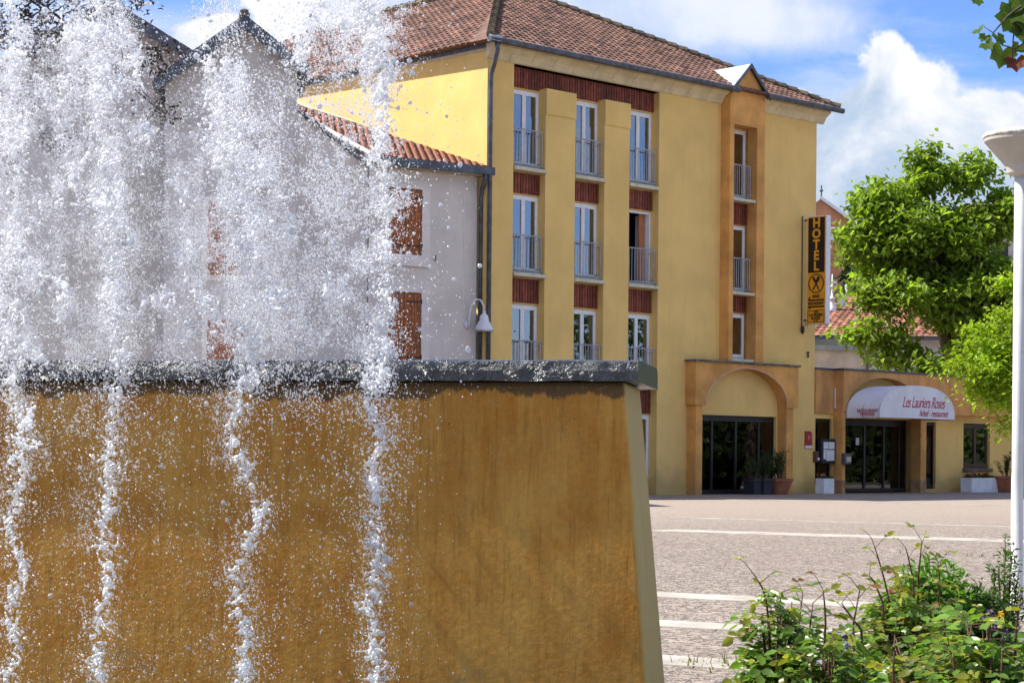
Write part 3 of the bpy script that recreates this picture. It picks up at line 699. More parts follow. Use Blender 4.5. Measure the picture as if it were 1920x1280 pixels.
FRED = leafm('red_petal', (.42, .02, .03), .3, .3); FPINK = leafm('pink_petal', (.62, .25, .28), .3, .3)
def bushy(parent, c, rad, hgt, n, lf, seed, ln=.14, wd=.035, upright=.8):
    r = random.Random(seed); st = MB(); lv = MB()
    for k in range(n):
        a = r.uniform(0, 6.28); sp = r.uniform(.1, 1) * rad; top = Vector((c[0] + math.cos(a) * sp, c[1] + math.sin(a) * sp, c[2] + hgt * r.uniform(.6, 1)))
        b0 = Vector((c[0] + math.cos(a) * sp * .25, c[1] + math.sin(a) * sp * .25, c[2])); st.tube([b0, (b0 + top) / 2 + Vector((0, 0, .05)), top], [.012, .009, .004], 5)
        for j in range(26):
            f = r.uniform(.25, 1.02); p = b0.lerp(top, f) ; d = rv(r); d.z = abs(d.z) * upright + .1
            leaf_quad(lv, p, d, Vector((0, 0, 1)), ln * r.uniform(.7, 1.2), wd * r.uniform(.8, 1.3), .15)
    st.build('stems', BARK, parent); tag(lv.build('foliage', lf, parent), kind='stuff')
def white_planter(label, s, off, ln, dp_, h, seed):
    loc = K + A * s + N * off
    t = thing('flower_trough', label, 'planter', loc, PHI, None)
    q = MB(); th = .04
    q.box(0, ln, 0, th, 0, h); q.box(0, ln, dp_ - th, dp_, 0, h); q.box(0, th, th, dp_ - th, 0, h); q.box(ln - th, ln, th, dp_ - th, 0, h); q.box(th, ln - th, th, dp_ - th, .02, .06)
    bevel(q.build('trough', PWHITE, t), .01)
    q = MB(); q.box(th, ln - th, th, dp_ - th, h - .10, h - .05); q.build('soil', SOIL, t)
    r = random.Random(seed); lv = MB()
    for k in range(int(ln * 260)):
        p = Vector((r.uniform(.04, ln - .04), r.uniform(.04, dp_ - .04), h - .05 + r.uniform(0, .10))); d = rv(r); d.z = abs(d.z); leaf_quad(lv, p, d, Vector((0, 0, 1)), .09, .08)
    tag(lv.build('foliage', LGER, t), kind='stuff')
    for k in range(int(ln * 11)):
        p = Vector((r.uniform(.06, ln - .06), r.uniform(.06, dp_ - .06), h + r.uniform(.06, .14))); fl = MB()
        for j in range(14): d = rv(r); leaf_quad(fl, p, d, rv(r), .065, .055, .1)
        fl.build('flower', FRED if r.random() < .75 else FPINK, t)
    return t
white_planter('white square flower trough with red blooms under the menu case', fac(1545, 929, .80)[0], .80, .52, .34, .48, 1)
white_planter('long white flower trough with red blooms beneath the annex window', fac(1822, 935, .95)[0], .95, 1.60, .45, .50, 2)
def pot(label, s, off, r0, r1, h, m, seed, foliage=True, rad=.5, hg=.8, n=16, round_=True):
    t = thing('plant_pot', label, 'potted plant', K + A * s + N * off, PHI)
    q = MB(); q.smooth = round_
    prof = [(r0, 0), (r1, h * .82), (r1 * 1.08, h * .83), (r1 * 1.1, h), (r1 * .95, h), (r1 * .92, h - .06)]
    q.lathe(prof, 24 if round_ else 4); o = q.build('pot', m, t)
    if round_: o.data.polygons.foreach_set('use_smooth', [False] * len(o.data.polygons))
    if not round_: o.rotation_euler = (0, 0, R_(45))
    q = MB(); q.lathe([(r1 * .9, 0), (r1 * .9, .03), (.01, .05)], 16, (0, 0, h - .1)); q.build('soil', SOIL, t)
    bushy(t, (0, 0, h - .06), rad, hg, n, LOL, seed)
    return t
pot('terracotta pot with oleander right of the glazed entrance', fac(1460, 926, .85)[0], .85, .28, .40, .48, TERRA, 5, rad=.6, hg=.90, n=22)
pot('black square pot with oleander touching the terracotta pot', fac(1430, 926, .80)[0], .80, .27, .32, .48, POTD, 6, rad=.5, hg=.82, n=15, round_=False)
pot('black square pot with thin oleander, left one before the entrance glass', fac(1412, 925, .75)[0], .75, .25, .30, .48, POTD, 7, rad=.38, hg=.75, n=9, round_=False)
pot('terracotta pot with pale shrub beside the white lamp post', fac(1886, 934, 1.05)[0], 1.05, .32, .46, .56, TERRA, 8, rad=.5, hg=.85, n=12)

# ================================================================== grey house leaning on the hotel
G = R_(57); GA = Vector((math.sin(G), math.cos(G), 0)); GN = Vector((math.cos(G), -math.sin(G), 0))
GO = K - N * .30 - A * .06
house = thing('grey_house', 'grey rendered house with brown shutters beside the yellow hotel', 'house', GO, math.atan2(GA.y, GA.x))
inv = (Matrix.Translation(GO) @ Matrix.Rotation(math.atan2(GA.y, GA.x), 4, 'Z')).inverted()
GL = 3.28; gz = 8.52                       # width of the front, wall height
apexw = onplane(502, 183, K, A); apx = inv @ apexw; apx.x -= .05
q = MB(); Wn = [(-1.72 - .01, 6.22, 8.08), (-1.72, 3.10, 5.42)]
gx = [-GL, -2.70, -1.70, 0]; gzs = sorted({0, gz, 6.30, 8.02, 3.40, 5.32})
def gdep(x, z):
    if -2.70 < x < -1.70 and (6.30 < z < 8.02 or 3.40 < z < 5.32): return .14
    return 0
relief(q, gx, gzs, gdep)
q.face([(-GL, 0, 0), (-GL, 0, gz), (apx.x, apx.y, apx.z - .1), (apx.x, apx.y, 0)])
q.build('wall', GREYR, house)
q = MB(); q.box(-.42, -.40, -.012, 0, 0, gz); q.build('render_joint', GREYT, house)
for z0, z1 in ((6.30, 8.02), (3.40, 5.32)):
    q = MB(); e = .24
    q.box(-2.70 - e, -2.70, -.02, .02, z0 - .26, z1 + .24); q.box(-1.70, -1.70 + e, -.02, .02, z0 - .26, z1 + .24); q.box(-2.70, -1.70, -.02, .02, z1, z1 + .24); q.box(-2.70, -1.70, -.02, .02, z0 - .26, z0)
    q.build('window_surround', GREYT, house)
    q = MB(); q.box(-2.70 - e - .03, -1.70 + e + .03, -.07, -.02, z0 - .30, z0 - .22); q.build('window_sill', GREYT, house)
    for k in range(2):
        xa = -2.69 + k * .495; sh = MB(); sh.box(xa, xa + .485, .055, .06, z0 + .02, z1 - .02); so = sh.build('shutter', SHUT, house)
        for j in range(5):
            b_ = MB(); b_.box(xa + .003 + j * .096, xa + .094 + j * .096, .02 - random.uniform(0, .004), .055, z0 + .012, z1 - .012); b_.build('board', SHUT, so)
        for zz in (z0 + .22, z1 - .25):
            h_ = MB(); xe = xa + (.47 if k else .015); h_.box(min(xe, xe + (-.40 if k else .40)), max(xe, xe + (-.40 if k else .40)), .004, .018, zz, zz + .035); h_.tube([(xe + (.03 if k else -.03), -.01, zz - .03), (xe + (.03 if k else -.03), -.01, zz + .08)], .018, 6); h_.build('strap_hinge', IRON, so)
    q = MB(); q.tube([(-1.30, -.01, z0 - .12), (-1.30, -.05, z0 - .10), (-1.30, -.05, z0 + .0), (-1.28, -.05, z0 + .03)], .012, 6); q.build('shutter_catch', IRON, house)
xw, xg = -GL - 3.0, -GL - .004
q = MB(); q.hexa([(xw, .25, 0), (xg, .06, 0), (xg, 1.6, 0), (xw, 1.8, 0), (xw, .25, 10.35), (xg, .06, 8.46), (xg, 1.6, 8.46), (xw, 1.8, 10.35)]); q.build('added_wing', GREYR, house)  # wing added to cover the side wall where the sun makes it too bright
q = MB(); q.hexa([(xw, .15, 10.36), (xg, -.04, 8.47), (xg, 1.7, 8.47), (xw, 1.9, 10.36), (xw, .15, 10.46), (xg, -.04, 8.57), (xg, 1.7, 8.57), (xw, 1.9, 10.46)]); q.build('added_wing_coping', pmat('dark_coping', (.10, .10, .105), .8, .15), house)
# roof: eave along the front, rising to the flashing on the hotel wall
e0, e1 = Vector((-GL - .12, -.32, 8.72)), Vector((.20, -.32, 8.72)); ap = Vector(apx) + Vector((0, 0, .02))
q = MB(); q.face([e0, e1, Vector((.10, .0, 8.83)), ap]); q.face([e0 - up, ap - up, Vector((.10, 0, 8.78)), e1 - up]); q.build('roof', TILER, house)
U = (e1 - e0).normalized(); nrm = (e1 - e0).cross(ap - e0).normalized(); V = nrm.cross(U).normalized()
if V.z < 0: V = -V
au, av = (ap - e0).dot(U), (ap - e0).dot(V); lenu = (e1 - e0).length
def keep(u, v):
    f = v / av; return au * f - .05 < u < lenu + (au - lenu) * f + .05 and f < 1
rnd = random.Random(9); ms = None; ntile = 0
tm = MB(); tiles_on(tm, Vector((0, 0, 0)), Vector((1, 0, 0)), Vector((0, 1, 0)), 1, 1, lambda u, v: True, .22, .23, rnd, .032, .034, 4)
tmesh = tm.mesh('tile', TILER)
rot = Matrix((( U.x, V.x, nrm.x, 0), (U.y, V.y, nrm.y, 0), (U.z, V.z, nrm.z, 0), (0, 0, 0, 1)))
if nrm.z < 0: rot = Matrix(((U.x, V.x, -nrm.x, 0), (U.y, V.y, -nrm.y, 0), (U.z, V.z, -nrm.z, 0), (0, 0, 0, 1)))
cand = []
nu0 = int(min(0, au) / .22) - 1
for j in range(int(av / .23) + 1):
    for i in range(nu0, int(lenu / .22) + 2):
        u = i * .22 + (.11 if j % 2 else 0); v = j * .23
        if keep(u + .11, v + .11): cand.append((u, v))
far = MB()
for k, (u, v) in enumerate(cand):
    pos = e0 + U * u + V * v
    if k < 300:
        o = link('tile', tmesh, house); o.matrix_local = Matrix.Translation(pos) @ rot @ Matrix.Rotation(rnd.uniform(-.02, .02), 4, 'Z')
    else: far.raw([(Matrix.Translation(pos) @ rot) @ Vector(p) for p in tm.v], tm.f)
if far.v: tag(far.build('far_tiles', TILER, house), kind='stuff')
q = MB(); q.tube([e1 + Vector((.02, .02, .08)), ap + Vector((.03, 0, .08))], .05, 6); q.build('flashing', pmat('cream_flashing', (.62, .48, .26), .8, .1), house)
q = MB(); q.tube([e0 + Vector((-.02, 0, .05)), ap + Vector((-.05, 0, .05))], .06, 6); q.build('verge', pmat('pale_verge', (.66, .64, .60), .7, .1), house)
q = MB(); q.box(-GL - .2, .27, -.46, -.33, 8.52, 8.72); q.build('gutter', ZINC, house)
q = MB(); q.box(-GL - .1, .1, -.33, .0, 8.50, 8.56); q.build('soffit', pmat('soffit_paint', (.45, .40, .30), .8, .1), house)
q = MB(); q.smooth = True; q.tube([(.0, -.40, 8.54), (.0, -.38, 8.40), (.05, -.16, 8.16), (.06, -.10, 7.9), (.06, -.10, 0)], .062, 10); q.build('downpipe', ZINC, house)

# wall lantern
wl = thing('wall_lamp', 'white gooseneck wall lamp hanging beside the grey downpipe', 'lamp', GO, math.atan2(GA.y, GA.x))
q = MB(); q.smooth = True
q.tube([(-.30, -.04, 4.55), (-.30, -.10, 4.50), (-.30, -.14, 4.75), (-.27, -.18, 5.05), (-.18, -.26, 5.22), (-.08, -.34, 5.20), (-.02, -.40, 5.05), (-.01, -.41, 4.92)], .024, 8); q.build('arm', WHITE, wl)
q = MB(); q.lathe([(.09, -.03), (.10, .0), (.10, .03), (.05, .06)], 14); o = q.build('wall_plate', WHITE, wl); o.rotation_euler = (R_(90), 0, 0); o.location = (-.30, -.02, 4.55)
q = MB(); q.smooth = True; q.lathe([(.245, 0), (.25, .03), (.22, .12), (.15, .24), (.12, .28), (.125, .31), (.11, .40), (.04, .47), (.03, .55)], 24, (-.01, -.41, 4.38)); q.build('shade', WHITE, wl)
q = MB(); q.lathe([(.252, -.02), (.256, .0), (.252, .02)], 24, (-.01, -.41, 4.38)); q.build('rim', STEEL, wl)

# ================================================================== houses behind the spray
def gable_house(name, label, loc, rz_, wd, dp_, hw, hr, wm, tm_, left=1.0, oh_=.25, wins=()):
    t = thing(name, label, 'house', loc, rz_)
    xl, xr = -wd / 2 * left, wd / 2; sl = (hr - hw) / (wd / 2)
    zl = hr - sl * (-xl)
    q = MB(); q.face([(xl, 0, 0), (xr, 0, 0), (xr, 0, hw), (0, 0, hr), (xl, 0, zl)]); q.face([(xl, dp_, 0), (xl, dp_, zl), (0, dp_, hr), (xr, dp_, hw), (xr, dp_, 0)])
    q.face([(xl, 0, 0), (xl, 0, zl), (xl, dp_, zl), (xl, dp_, 0)]); q.face([(xr, 0, 0), (xr, dp_, 0), (xr, dp_, hw), (xr, 0, hw)]); q.build('wall', wm, t)
    for sg_, xe in ((1, xr + oh_), (-1, xl - oh_)):
        ze = hr - sl * abs(xe); q = MB()
        q.hexa([(0, -oh_, hr + .02), (xe, -oh_, ze + .02), (xe, dp_ + oh_, ze + .02), (0, dp_ + oh_, hr + .02), (0, -oh_, hr + .12), (xe, -oh_, ze + .12), (xe, dp_ + oh_, ze + .12), (0, dp_ + oh_, hr + .12)]); q.build('roof_slab', ZINC, t)
        q = MB(); V_ = (Vector((0, 0, hr)) - Vector((xe, 0, ze))); Hs = V_.length; V_.normalize(); U_ = Vector((0, 1, 0)) * (-1 if sg_ < 0 else 1)
        S_ = Vector((xe, -oh_ if sg_ > 0 else dp_ + oh_, ze + .14)); r_ = random.Random(4)
        tiles_on(q, S_, U_, V_, int((dp_ + 2 * oh_) / .25), int(Hs / .32), lambda u, v: True, .25, .32, r_)
        tag(q.build('roof_tiles', tm_, t), kind='stuff')
        q = MB(); q.hexa([(0, -oh_ - .05, hr - .12), (xe, -oh_ - .05, ze - .12), (xe, -oh_, ze - .12), (0, -oh_, hr - .12), (0, -oh_ - .05, hr + .2), (xe, -oh_ - .05, ze + .2), (xe, -oh_, ze + .2), (0, -oh_, hr + .2)]); q.build('verge_board', ZINC, t)
    ridge_line(Vector((0, -oh_, hr + .2)), Vector((0, dp_ + oh_, hr + .2)), t)
    for (x0_, x1_, z0_, z1_, m_) in wins:
        q = MB(); q.box(x0_ - .12, x1_ + .12, -.03, .01, z0_ - .12, z1_ + .12); q.build('window_surround', GREYT, t)
        q = MB(); q.box(x0_, x1_, -.06, -.03, z0_, z1_); q.build('shutter', m_, t)
    return t
p = depth(458, 48, 44); p.z = 0
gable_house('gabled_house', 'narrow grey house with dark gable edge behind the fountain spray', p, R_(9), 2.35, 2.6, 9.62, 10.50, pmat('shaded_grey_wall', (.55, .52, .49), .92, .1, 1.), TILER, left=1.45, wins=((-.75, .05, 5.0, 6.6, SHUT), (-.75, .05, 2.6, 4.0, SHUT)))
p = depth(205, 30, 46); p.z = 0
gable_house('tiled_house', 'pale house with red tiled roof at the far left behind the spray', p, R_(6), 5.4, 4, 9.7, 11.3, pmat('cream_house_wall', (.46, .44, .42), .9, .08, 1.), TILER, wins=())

# ================================================================== background on the right
hz = MB(); hpts = []
for i in range(41):
    x = -60 + i * 5.5; hpts.append((x, 10.5 + 3.2 * math.sin(x * .05 + 1.0) + 1.4 * math.sin(x * .17)))
for (xa, za), (xb, zb_) in zip(hpts[:-1], hpts[1:]):
    hz.face([(xa, 120, -1), (xb, 120, -1), (xb, 190, zb_), (xa, 190, za)]); hz.face([(xa, 190, za), (xb, 190, zb_), (xb, 320, -1), (xa, 320, -1)])
tag(hz.build('hillside', pmat('hill_grass', (.09, .12, .04), .95, .25, .2)), kind='structure')
def bg_house():
    t = thing('low_white_house', 'low white house with red tile roof half hidden by the tree', 'house', (0, 0, 0))
    Y = 96; P = lambda px, py, y=Y: depth(px, py, y)
    zt = P(1527, 632).z; q = MB(); q.box(9, 26, Y, Y + 9, 0, zt); q.build('wall', pmat('off_white_render', (.66, .62, .58), .9, .08, .7), t)
    # flat roofed front room
    z2 = P(1527, 656, Y - 5).z; xr = P(1636, 690, Y - 5).x
    q = MB(); q.box(8, xr, Y - 5, Y - .01, 0, z2); q.build('front_room', pmat('sandy_render', (.60, .52, .45), .92, .14, .8, .3, 40), t)
    q = MB(); q.box(7.9, xr + .1, Y - 5.15, Y - .02, z2 + .003, z2 + .22); q.build('flat_roof_edge', ZINCL, t)
    q = MB(); q.tube([(xr - .25, Y - 5.06, 0), (xr - .25, Y - 5.06, z2)], .05, 6); q.build('downpipe', ZINC, t)
    q = MB(); q.box(xr + .4, xr + 1.1, Y - .05, Y, 3.2, zt - .6); q.build('window', PAPER, t)
    zr = P(1560, 556, Y + 5).z; a_ = Vector((8.6, Y - .5, zt)); V = (Vector((8.6, Y + 5, zr)) - a_).normalized(); Hs = (Vector((8.6, Y + 5, zr)) - a_).length
    q = MB(); q.face([a_, a_ + Vector((18, 0, 0)), a_ + Vector((18, 0, 0)) + V * Hs, a_ + V * Hs]); q.face([a_ + V * Hs, a_ + Vector((18, 0, 0)) + V * Hs, Vector((26.6, Y + 10, zt)), Vector((8.6, Y + 10, zt))]); q.build('roof', TILER, t)
    q = MB(); tiles_on(q, a_ + Vector((0, 0, .03)), Vector((1, 0, 0)), V, 58, int(Hs / .38), lambda u, v: True, .31, .38, random.Random(8)); tag(q.build('roof_tiles', TILER, t), kind='stuff')
    q = MB(); q.box(8.6, 26.6, Y - .62, Y - .5, zt - .12, zt + .02); q.build('gutter', ZINC, t)
bg_house()
p = depth(1560, 580, 99)
t = thing('finial_ornament', 'slim white finial standing on the red tile roof', 'ornament', p)
q = MB(); q.smooth = True; q.lathe([(.28, -.3), (.22, .1), (.12, .3), (.10, .45), (.20, .50), (.20, .58), (.06, .66), (.05, 1.1), (.12, 1.14), (.04, 1.2), (.02, 1.75)], 12); q.build('shaft', PWHITE, t)
q = MB(); q.box(-.02, .24, -.06, .06, 1.28, 1.42); q.build('vane', PWHITE, t)
p = depth(1581, 552, 99)
t = thing('swan_ornament', 'small white swan figure on the red tile roof', 'ornament', p)
q = MB(); q.smooth = True; q.tube([(-.30, 0, .05), (-.18, 0, -.10), (.02, 0, -.14), (.18, 0, -.06), (.24, 0, .10), (.14, 0, .28), (.12, 0, .42), (.22, 0, .50), (.30, 0, .44)], [.03, .12, .15, .12, .07, .05, .05, .06, .03], 8); q.build('body', PWHITE, t)
q = MB(); q.box(-.25, .15, -.1, .1, -.6, -.2); q.build('foot', PWHITE, t)
p = depth(1540, 372, 150); 
t = thing('brick_gabled_house', 'distant orange brick gable house on the hill left of the tree', 'house', (p.x, 150, 0), R_(-8))
q = MB(); zp = p.z; q.face([(-6, 0, 0), (3.2, 0, 0), (3.2, 0, zp - 2.4), (0, 0, zp), (-6, 0, zp - 4.4)]); q.face([(3.2, 0, 0), (3.2, 9, 0), (3.2, 9, zp - 2.4), (3.2, 0, zp - 2.4)]); q.build('wall', pmat('orange_brick', (.50, .22, .12), .9, .12, .5, .2, 20), t)
q = MB(); q.hexa([(-.1, -.1, zp), (3.5, -.1, zp - 2.6), (3.5, 9, zp - 2.6), (-.1, 9, zp), (-.1, -.1, zp + .15), (3.5, -.1, zp - 2.45), (3.5, 9, zp - 2.45), (-.1, 9, zp + .15)]); q.build('roof', pmat('dark_red_tiles', (.26, .09, .06), .9, .2, 1.5), t)
q = MB(); q.hexa([(-.1, -.25, zp - .05), (3.6, -.25, zp - 2.75), (3.6, -.1, zp - 2.75), (-.1, -.1, zp - .05), (-.1, -.25, zp + .2), (3.6, -.25, zp - 2.45), (3.6, -.1, zp - 2.45), (-.1, -.1, zp + .2)]); q.build('verge', PWHITE, t)
q = MB(); q.tube([(0, .2, zp), (0, .2, zp + 1.0)], .06, 6); q.lathe([(.05, 0), (.16, .12), (.05, .25)], 8, (0, .2, zp + .5)); q.build('finial', ZINC, t)
q = MB(); q.box(-6, 4.4, -.6, -.3, zp - 3.2, zp - 2.95)
for k in range(9): q.tube([(-2 + k * .7, -.45, zp - 3.0), (-2 + k * .7, -.45, zp - 2.3)], .03, 5)
q.tube([(-2, -.45, zp - 2.3), (4.0, -.45, zp - 2.3)], .04, 5); q.build('terrace_rail', PAPER, t)
p = depth(1890, 430, 120)
t = thing('hill_house', 'pale stone house glimpsed through the big tree on the right', 'house', (p.x, 120, 0), R_(15))
q = MB(); zz = p.z; q.box(-2.0, 9, 0, 8, 0, zz); q.build('wall', pmat('pale_stone_wall', (.48, .44, .40), .9, .14, .6, .3, 12), t)
q = MB(); q.hexa([(-2.4, -.4, zz), (9.4, -.4, zz), (9.4, 8.4, zz), (-2.4, 8.4, zz), (-.5, 3.5, zz + 2), (8, 3.5, zz + 2), (8, 4.5, zz + 2), (-.5, 4.5, zz + 2)]); q.build('roof', TILE, t)
for k in range(3):
    q = MB(); q.box(-1 + k * 2.6, k * 2.6, -.05, 0, zz - 2.4, zz - .8); q.build('window', DARKFR, t)

# ================================================================== trees
def tree(name, label, base, trunk_pts, trunk_r, vols, nclus, per, lf, ln, wd, seed, droop=.25, limbs=14, cr=.55, group=None, bark=BARK, shell=.55):
    r = random.Random(seed); t = thing(name, label, 'tree', base, 0, group)
    tr = MB(); tr.smooth = True; pts = [Vector(p) for p in trunk_pts]; tr.tube(pts, trunk_r, 10)
    cents = []
    tot = sum(v[1][0] * v[1][1] * v[1][2] for v in vols)
    for c, rad in vols:
        k_ = max(3, int(nclus * rad[0] * rad[1] * rad[2] / tot))
        for k in range(k_):
            d = rv(r); f = r.uniform(shell, 1) ** .6
            cents.append(Vector((c[0] + d.x * rad[0] * f, c[1] + d.y * rad[1] * f, c[2] + d.z * rad[2] * f)))
    for k in range(limbs):
        e = r.choice(cents); b0 = pts[r.randrange(max(1, len(pts) // 2), len(pts))]
        m_ = b0.lerp(e, .5) + Vector((r.uniform(-.3, .3), r.uniform(-.3, .3), r.uniform(0, .5)))
        rr_ = trunk_r[-1] * r.uniform(.5, .9); tr.tube([b0, b0.lerp(m_, .5) + Vector((0, 0, .1)), m_, e], [rr_, rr_ * .75, rr_ * .5, rr_ * .15], 6)
        for j in range(3):
            e2 = min(cents, key=lambda c_: (c_ - e).length + r.uniform(0, 1.5)); tr.tube([m_, m_.lerp(e2, .5) + Vector((0, 0, .1)), e2], [rr_ * .4, rr_ * .25, rr_ * .08], 5)
    tr.build('trunk', bark, t)
    lv = MB()
    for c in cents:
        s_ = cr * r.uniform(.6, 1.3)
        for j in range(int(per * r.uniform(.6, 1.3))):
            p_ = c + Vector((r.gauss(0, s_), r.gauss(0, s_), r.gauss(0, s_ * .6)))
            d = Vector((r.gauss(0, 1), r.gauss(0, 1), r.gauss(-droop, .45))); leaf_quad(lv, p_, d, Vector((r.gauss(0, .35), r.gauss(0, .35), 1)), ln * r.uniform(.6, 1.25), wd * r.uniform(.7, 1.2), r.uniform(.05, .35))
    tag(lv.build('crown', lf, t), kind='stuff')
    return t
LBIG = leafm('big_tree_leaf', (.215, .32, .04), .3, .55); LLIME = leafm('lime_leaf', (.28, .40, .03), .3, .5); LDARK = leafm('purple_dark_leaf', (.030, .024, .022), .35, .25)
LCON = leafm('conifer_needles', (.035, .06, .03), .3, .15); LMID = leafm('mid_green_leaf', (.06, .10, .02), .35, .35)
def V_(px, py, Y, rx, rz_, base, ry=None):
    p = depth(px, py, Y) - Vector(base); return ((p.x, p.y, p.z), (rx, ry or rx, rz_))
b = depth(1790, 700, 82); b.z = 0; P = lambda px, py, Y=82: tuple(depth(px, py, Y) - Vector(b))
tree('spreading_tree', 'large bright green spreading tree rising behind the annex roof', b, [(0, 0, 0), P(1787, 690), P(1770, 610), P(1755, 540), P(1730, 470), P(1765, 400)], [.42, .36, .30, .24, .18, .10],
     [V_(1740, 320, 82, 1.26, 1.02, b), V_(1820, 330, 82.5, 1.20, 0.84, b), V_(1650, 370, 81.5, 1.20, 0.90, b), V_(1870, 390, 82, 1.20, 1.20, b), V_(1600, 450, 81.5, 1.02, 0.72, b), V_(1700, 430, 81, 1.56, 1.08, b), V_(1800, 450, 81.5, 1.56, 1.20, b),
      V_(1610, 620, 80.5, 0.96, 0.66, b), V_(1680, 540, 80.5, 1.32, 0.84, b), V_(1780, 560, 81, 1.68, 1.08, b), V_(1870, 540, 81, 1.44, 1.44, b), V_(1690, 650, 80.5, 1.08, 0.72, b), V_(1620, 560, 81, 0.84, 0.60, b), V_(1850, 640, 81, 1.44, 1.08, b), V_(1740, 680, 80, 1.08, 0.54, b), V_(1740, 470, 83, 2.3, 2.2, b), V_(1825, 550, 83, 2.0, 1.7, b), V_(1660, 480, 83, 1.5, 1.3, b)],
     620, 54, LBIG, .36, .22, 21, droop=.5, limbs=26, cr=.36, shell=.15)
b = depth(1945, 900, 44); b.z = 0; P = lambda px, py, Y=44: tuple(depth(px, py, Y) - Vector(b))
tree('lime_green_tree', 'lime green leafy tree beside the lamp post in front of the annex', b, [(0, 0, 0), (0, 0, 1.6), (-.05, 0, 2.6), (0, 0, 4.0)], [.13, .11, .09, .05],
     [V_(1890, 560, 44, .55, .55, b), V_(1860, 640, 43.8, .75, .6, b), V_(1830, 690, 43.6, .65, .45, b), V_(1890, 720, 43.6, .8, .6, b), V_(1930, 640, 44, .8, .9, b), V_(1845, 745, 43.5, .45, .28, b), V_(1880, 790, 43.5, .4, .2, b), V_(1960, 760, 44.2, .8, .6, b), V_(1990, 620, 44.4, .9, 1.0, b)],
     330, 50, LLIME, .14, .08, 22, droop=.35, limbs=14, cr=.17, shell=.4)
# dark-leaved tree standing left of the fountain, its crown showing through the spray
b = Vector((-9.6, 27, 0)); P = lambda px, py, Y=27: tuple(depth(px, py, Y) - Vector(b))
tree('dark_leaved_tree', 'dark purple-leaved tree behind the spray in the top left corner', b, [(0, 0, 0), (.1, 0, 2.2), (0, .1, 4.2), (.3, 0, 6.5), (.4, 0, 9)], [.28, .24, .2, .13, .06],
     [V_(-60, 60, 27, 1.3, 1.5, b), V_(60, -40, 27, 1.3, 1.1, b), V_(190, 40, 26.5, .6, .55, b), V_(210, -60, 27, .9, .7, b), V_(30, 220, 27, .8, 1.0, b), V_(290, 180, 27.5, .38, .62, b), V_(255, 10, 26.6, .16, .22, b), V_(300, 110, 27.5, .3, .3, b), V_(-150, 250, 27, 1.2, 1.6, b)],
     190, 46, LDARK, .085, .05, 23, droop=.3, limbs=22, cr=.16, shell=.2, bark=pmat('dark_bark', (.05, .04, .035), .95, .2, 5.))
# conifers and woods on the hill
for k, (px, Y, h, r0) in enumerate(((1600, 112, 15.0, 2.1), (1650, 116, 16.0, 2.4), (1700, 113, 14.5, 2.2))):
    b = depth(px, 700, Y); b.z = 0; r = random.Random(k)
    t = thing('dark_conifer', ['dark conifer behind the sign edge, left of the three', 'tallest dark conifer showing through the big tree', 'dark conifer mostly hidden behind the big tree trunk'][k], 'tree', b, 0, 'conifers on the slope')
    q = MB(); q.tube([(0, 0, 0), (0, 0, h)], [.3, .04], 6); q.build('trunk', BARK, t)
    lv = MB()
    for j in range(900):
        z = h * (1 - r.random() ** .6 * .95); rad = r0 * (1 - z / h) ** .8 * r.uniform(.5, 1); a = r.uniform(0, 6.28)
        leaf_quad(lv, Vector((math.cos(a) * rad * .6, math.sin(a) * rad * .6, z)), Vector((math.cos(a), math.sin(a), -.35 + r.gauss(0, .2))), Vector((0, 0, 1)), .9, .35, .2)
    tag(lv.build('crown', LCON, t), kind='stuff')
wd_ = MB(); r = random.Random(77)
for k in range(5200):
    x = r.uniform(-30, 75); y = r.uniform(135, 190); z0 = (y - 120) / 70 * 9; c = Vector((x, y, z0 + r.uniform(0, 3.0)))
    leaf_quad(wd_, c, rv(r), rv(r), 1.5, 1.0, .2)
tag(wd_.build('distant_wood', LMID), 'far green woodland covering the hillside', 'woodland', kind='stuff')
# trees on the far side of the square (mirrored in the hotel's glass doors)
for k, (x, y, h) in enumerate(((27, 62, 8.5), (35, 56, 9.5), (33, 70, 9))):
    tree('square_tree', ['round green tree across the square, first from the annex', 'round green tree across the square, tallest of three', 'round green tree across the square, last of three'][k], (x, y, 0), [(0, 0, 0), (.1, 0, 2), (0, .1, 4), (0, 0, h * .7)], [.25, .22, .18, .08],
         [((0, 0, h * .6), (2.8, 2.8, 2.2)), ((1.2, .6, h * .75), (2, 2, 1.8)), ((-1.3, -.4, h * .7), (2, 2, 1.6))], 120, 26, LMID, .3, .2, 40 + k, limbs=10, cr=.6, group='trees across the square')

hd = thing('reflection_hedge', 'tall dark hedge added out of view to darken the door glass reflections', 'hedge', (44, 66, 0), 0)  # unseen hedge, added so the glass doors mirror something dark
q = MB(); q.box(-.8, .8, -34, 34, 0, 3.0); q.build('core', pmat('hedge_core', (.02, .03, .012), .95), hd)
lv = MB(); r = random.Random(61)
for k in range(5000): leaf_quad(lv, Vector((-.8 + r.gauss(0, .15), r.uniform(-34, 34), r.uniform(0, 3.3))), rv(r), rv(r), .5, .35, .2)
tag(lv.build('foliage', LMID, hd), kind='stuff')
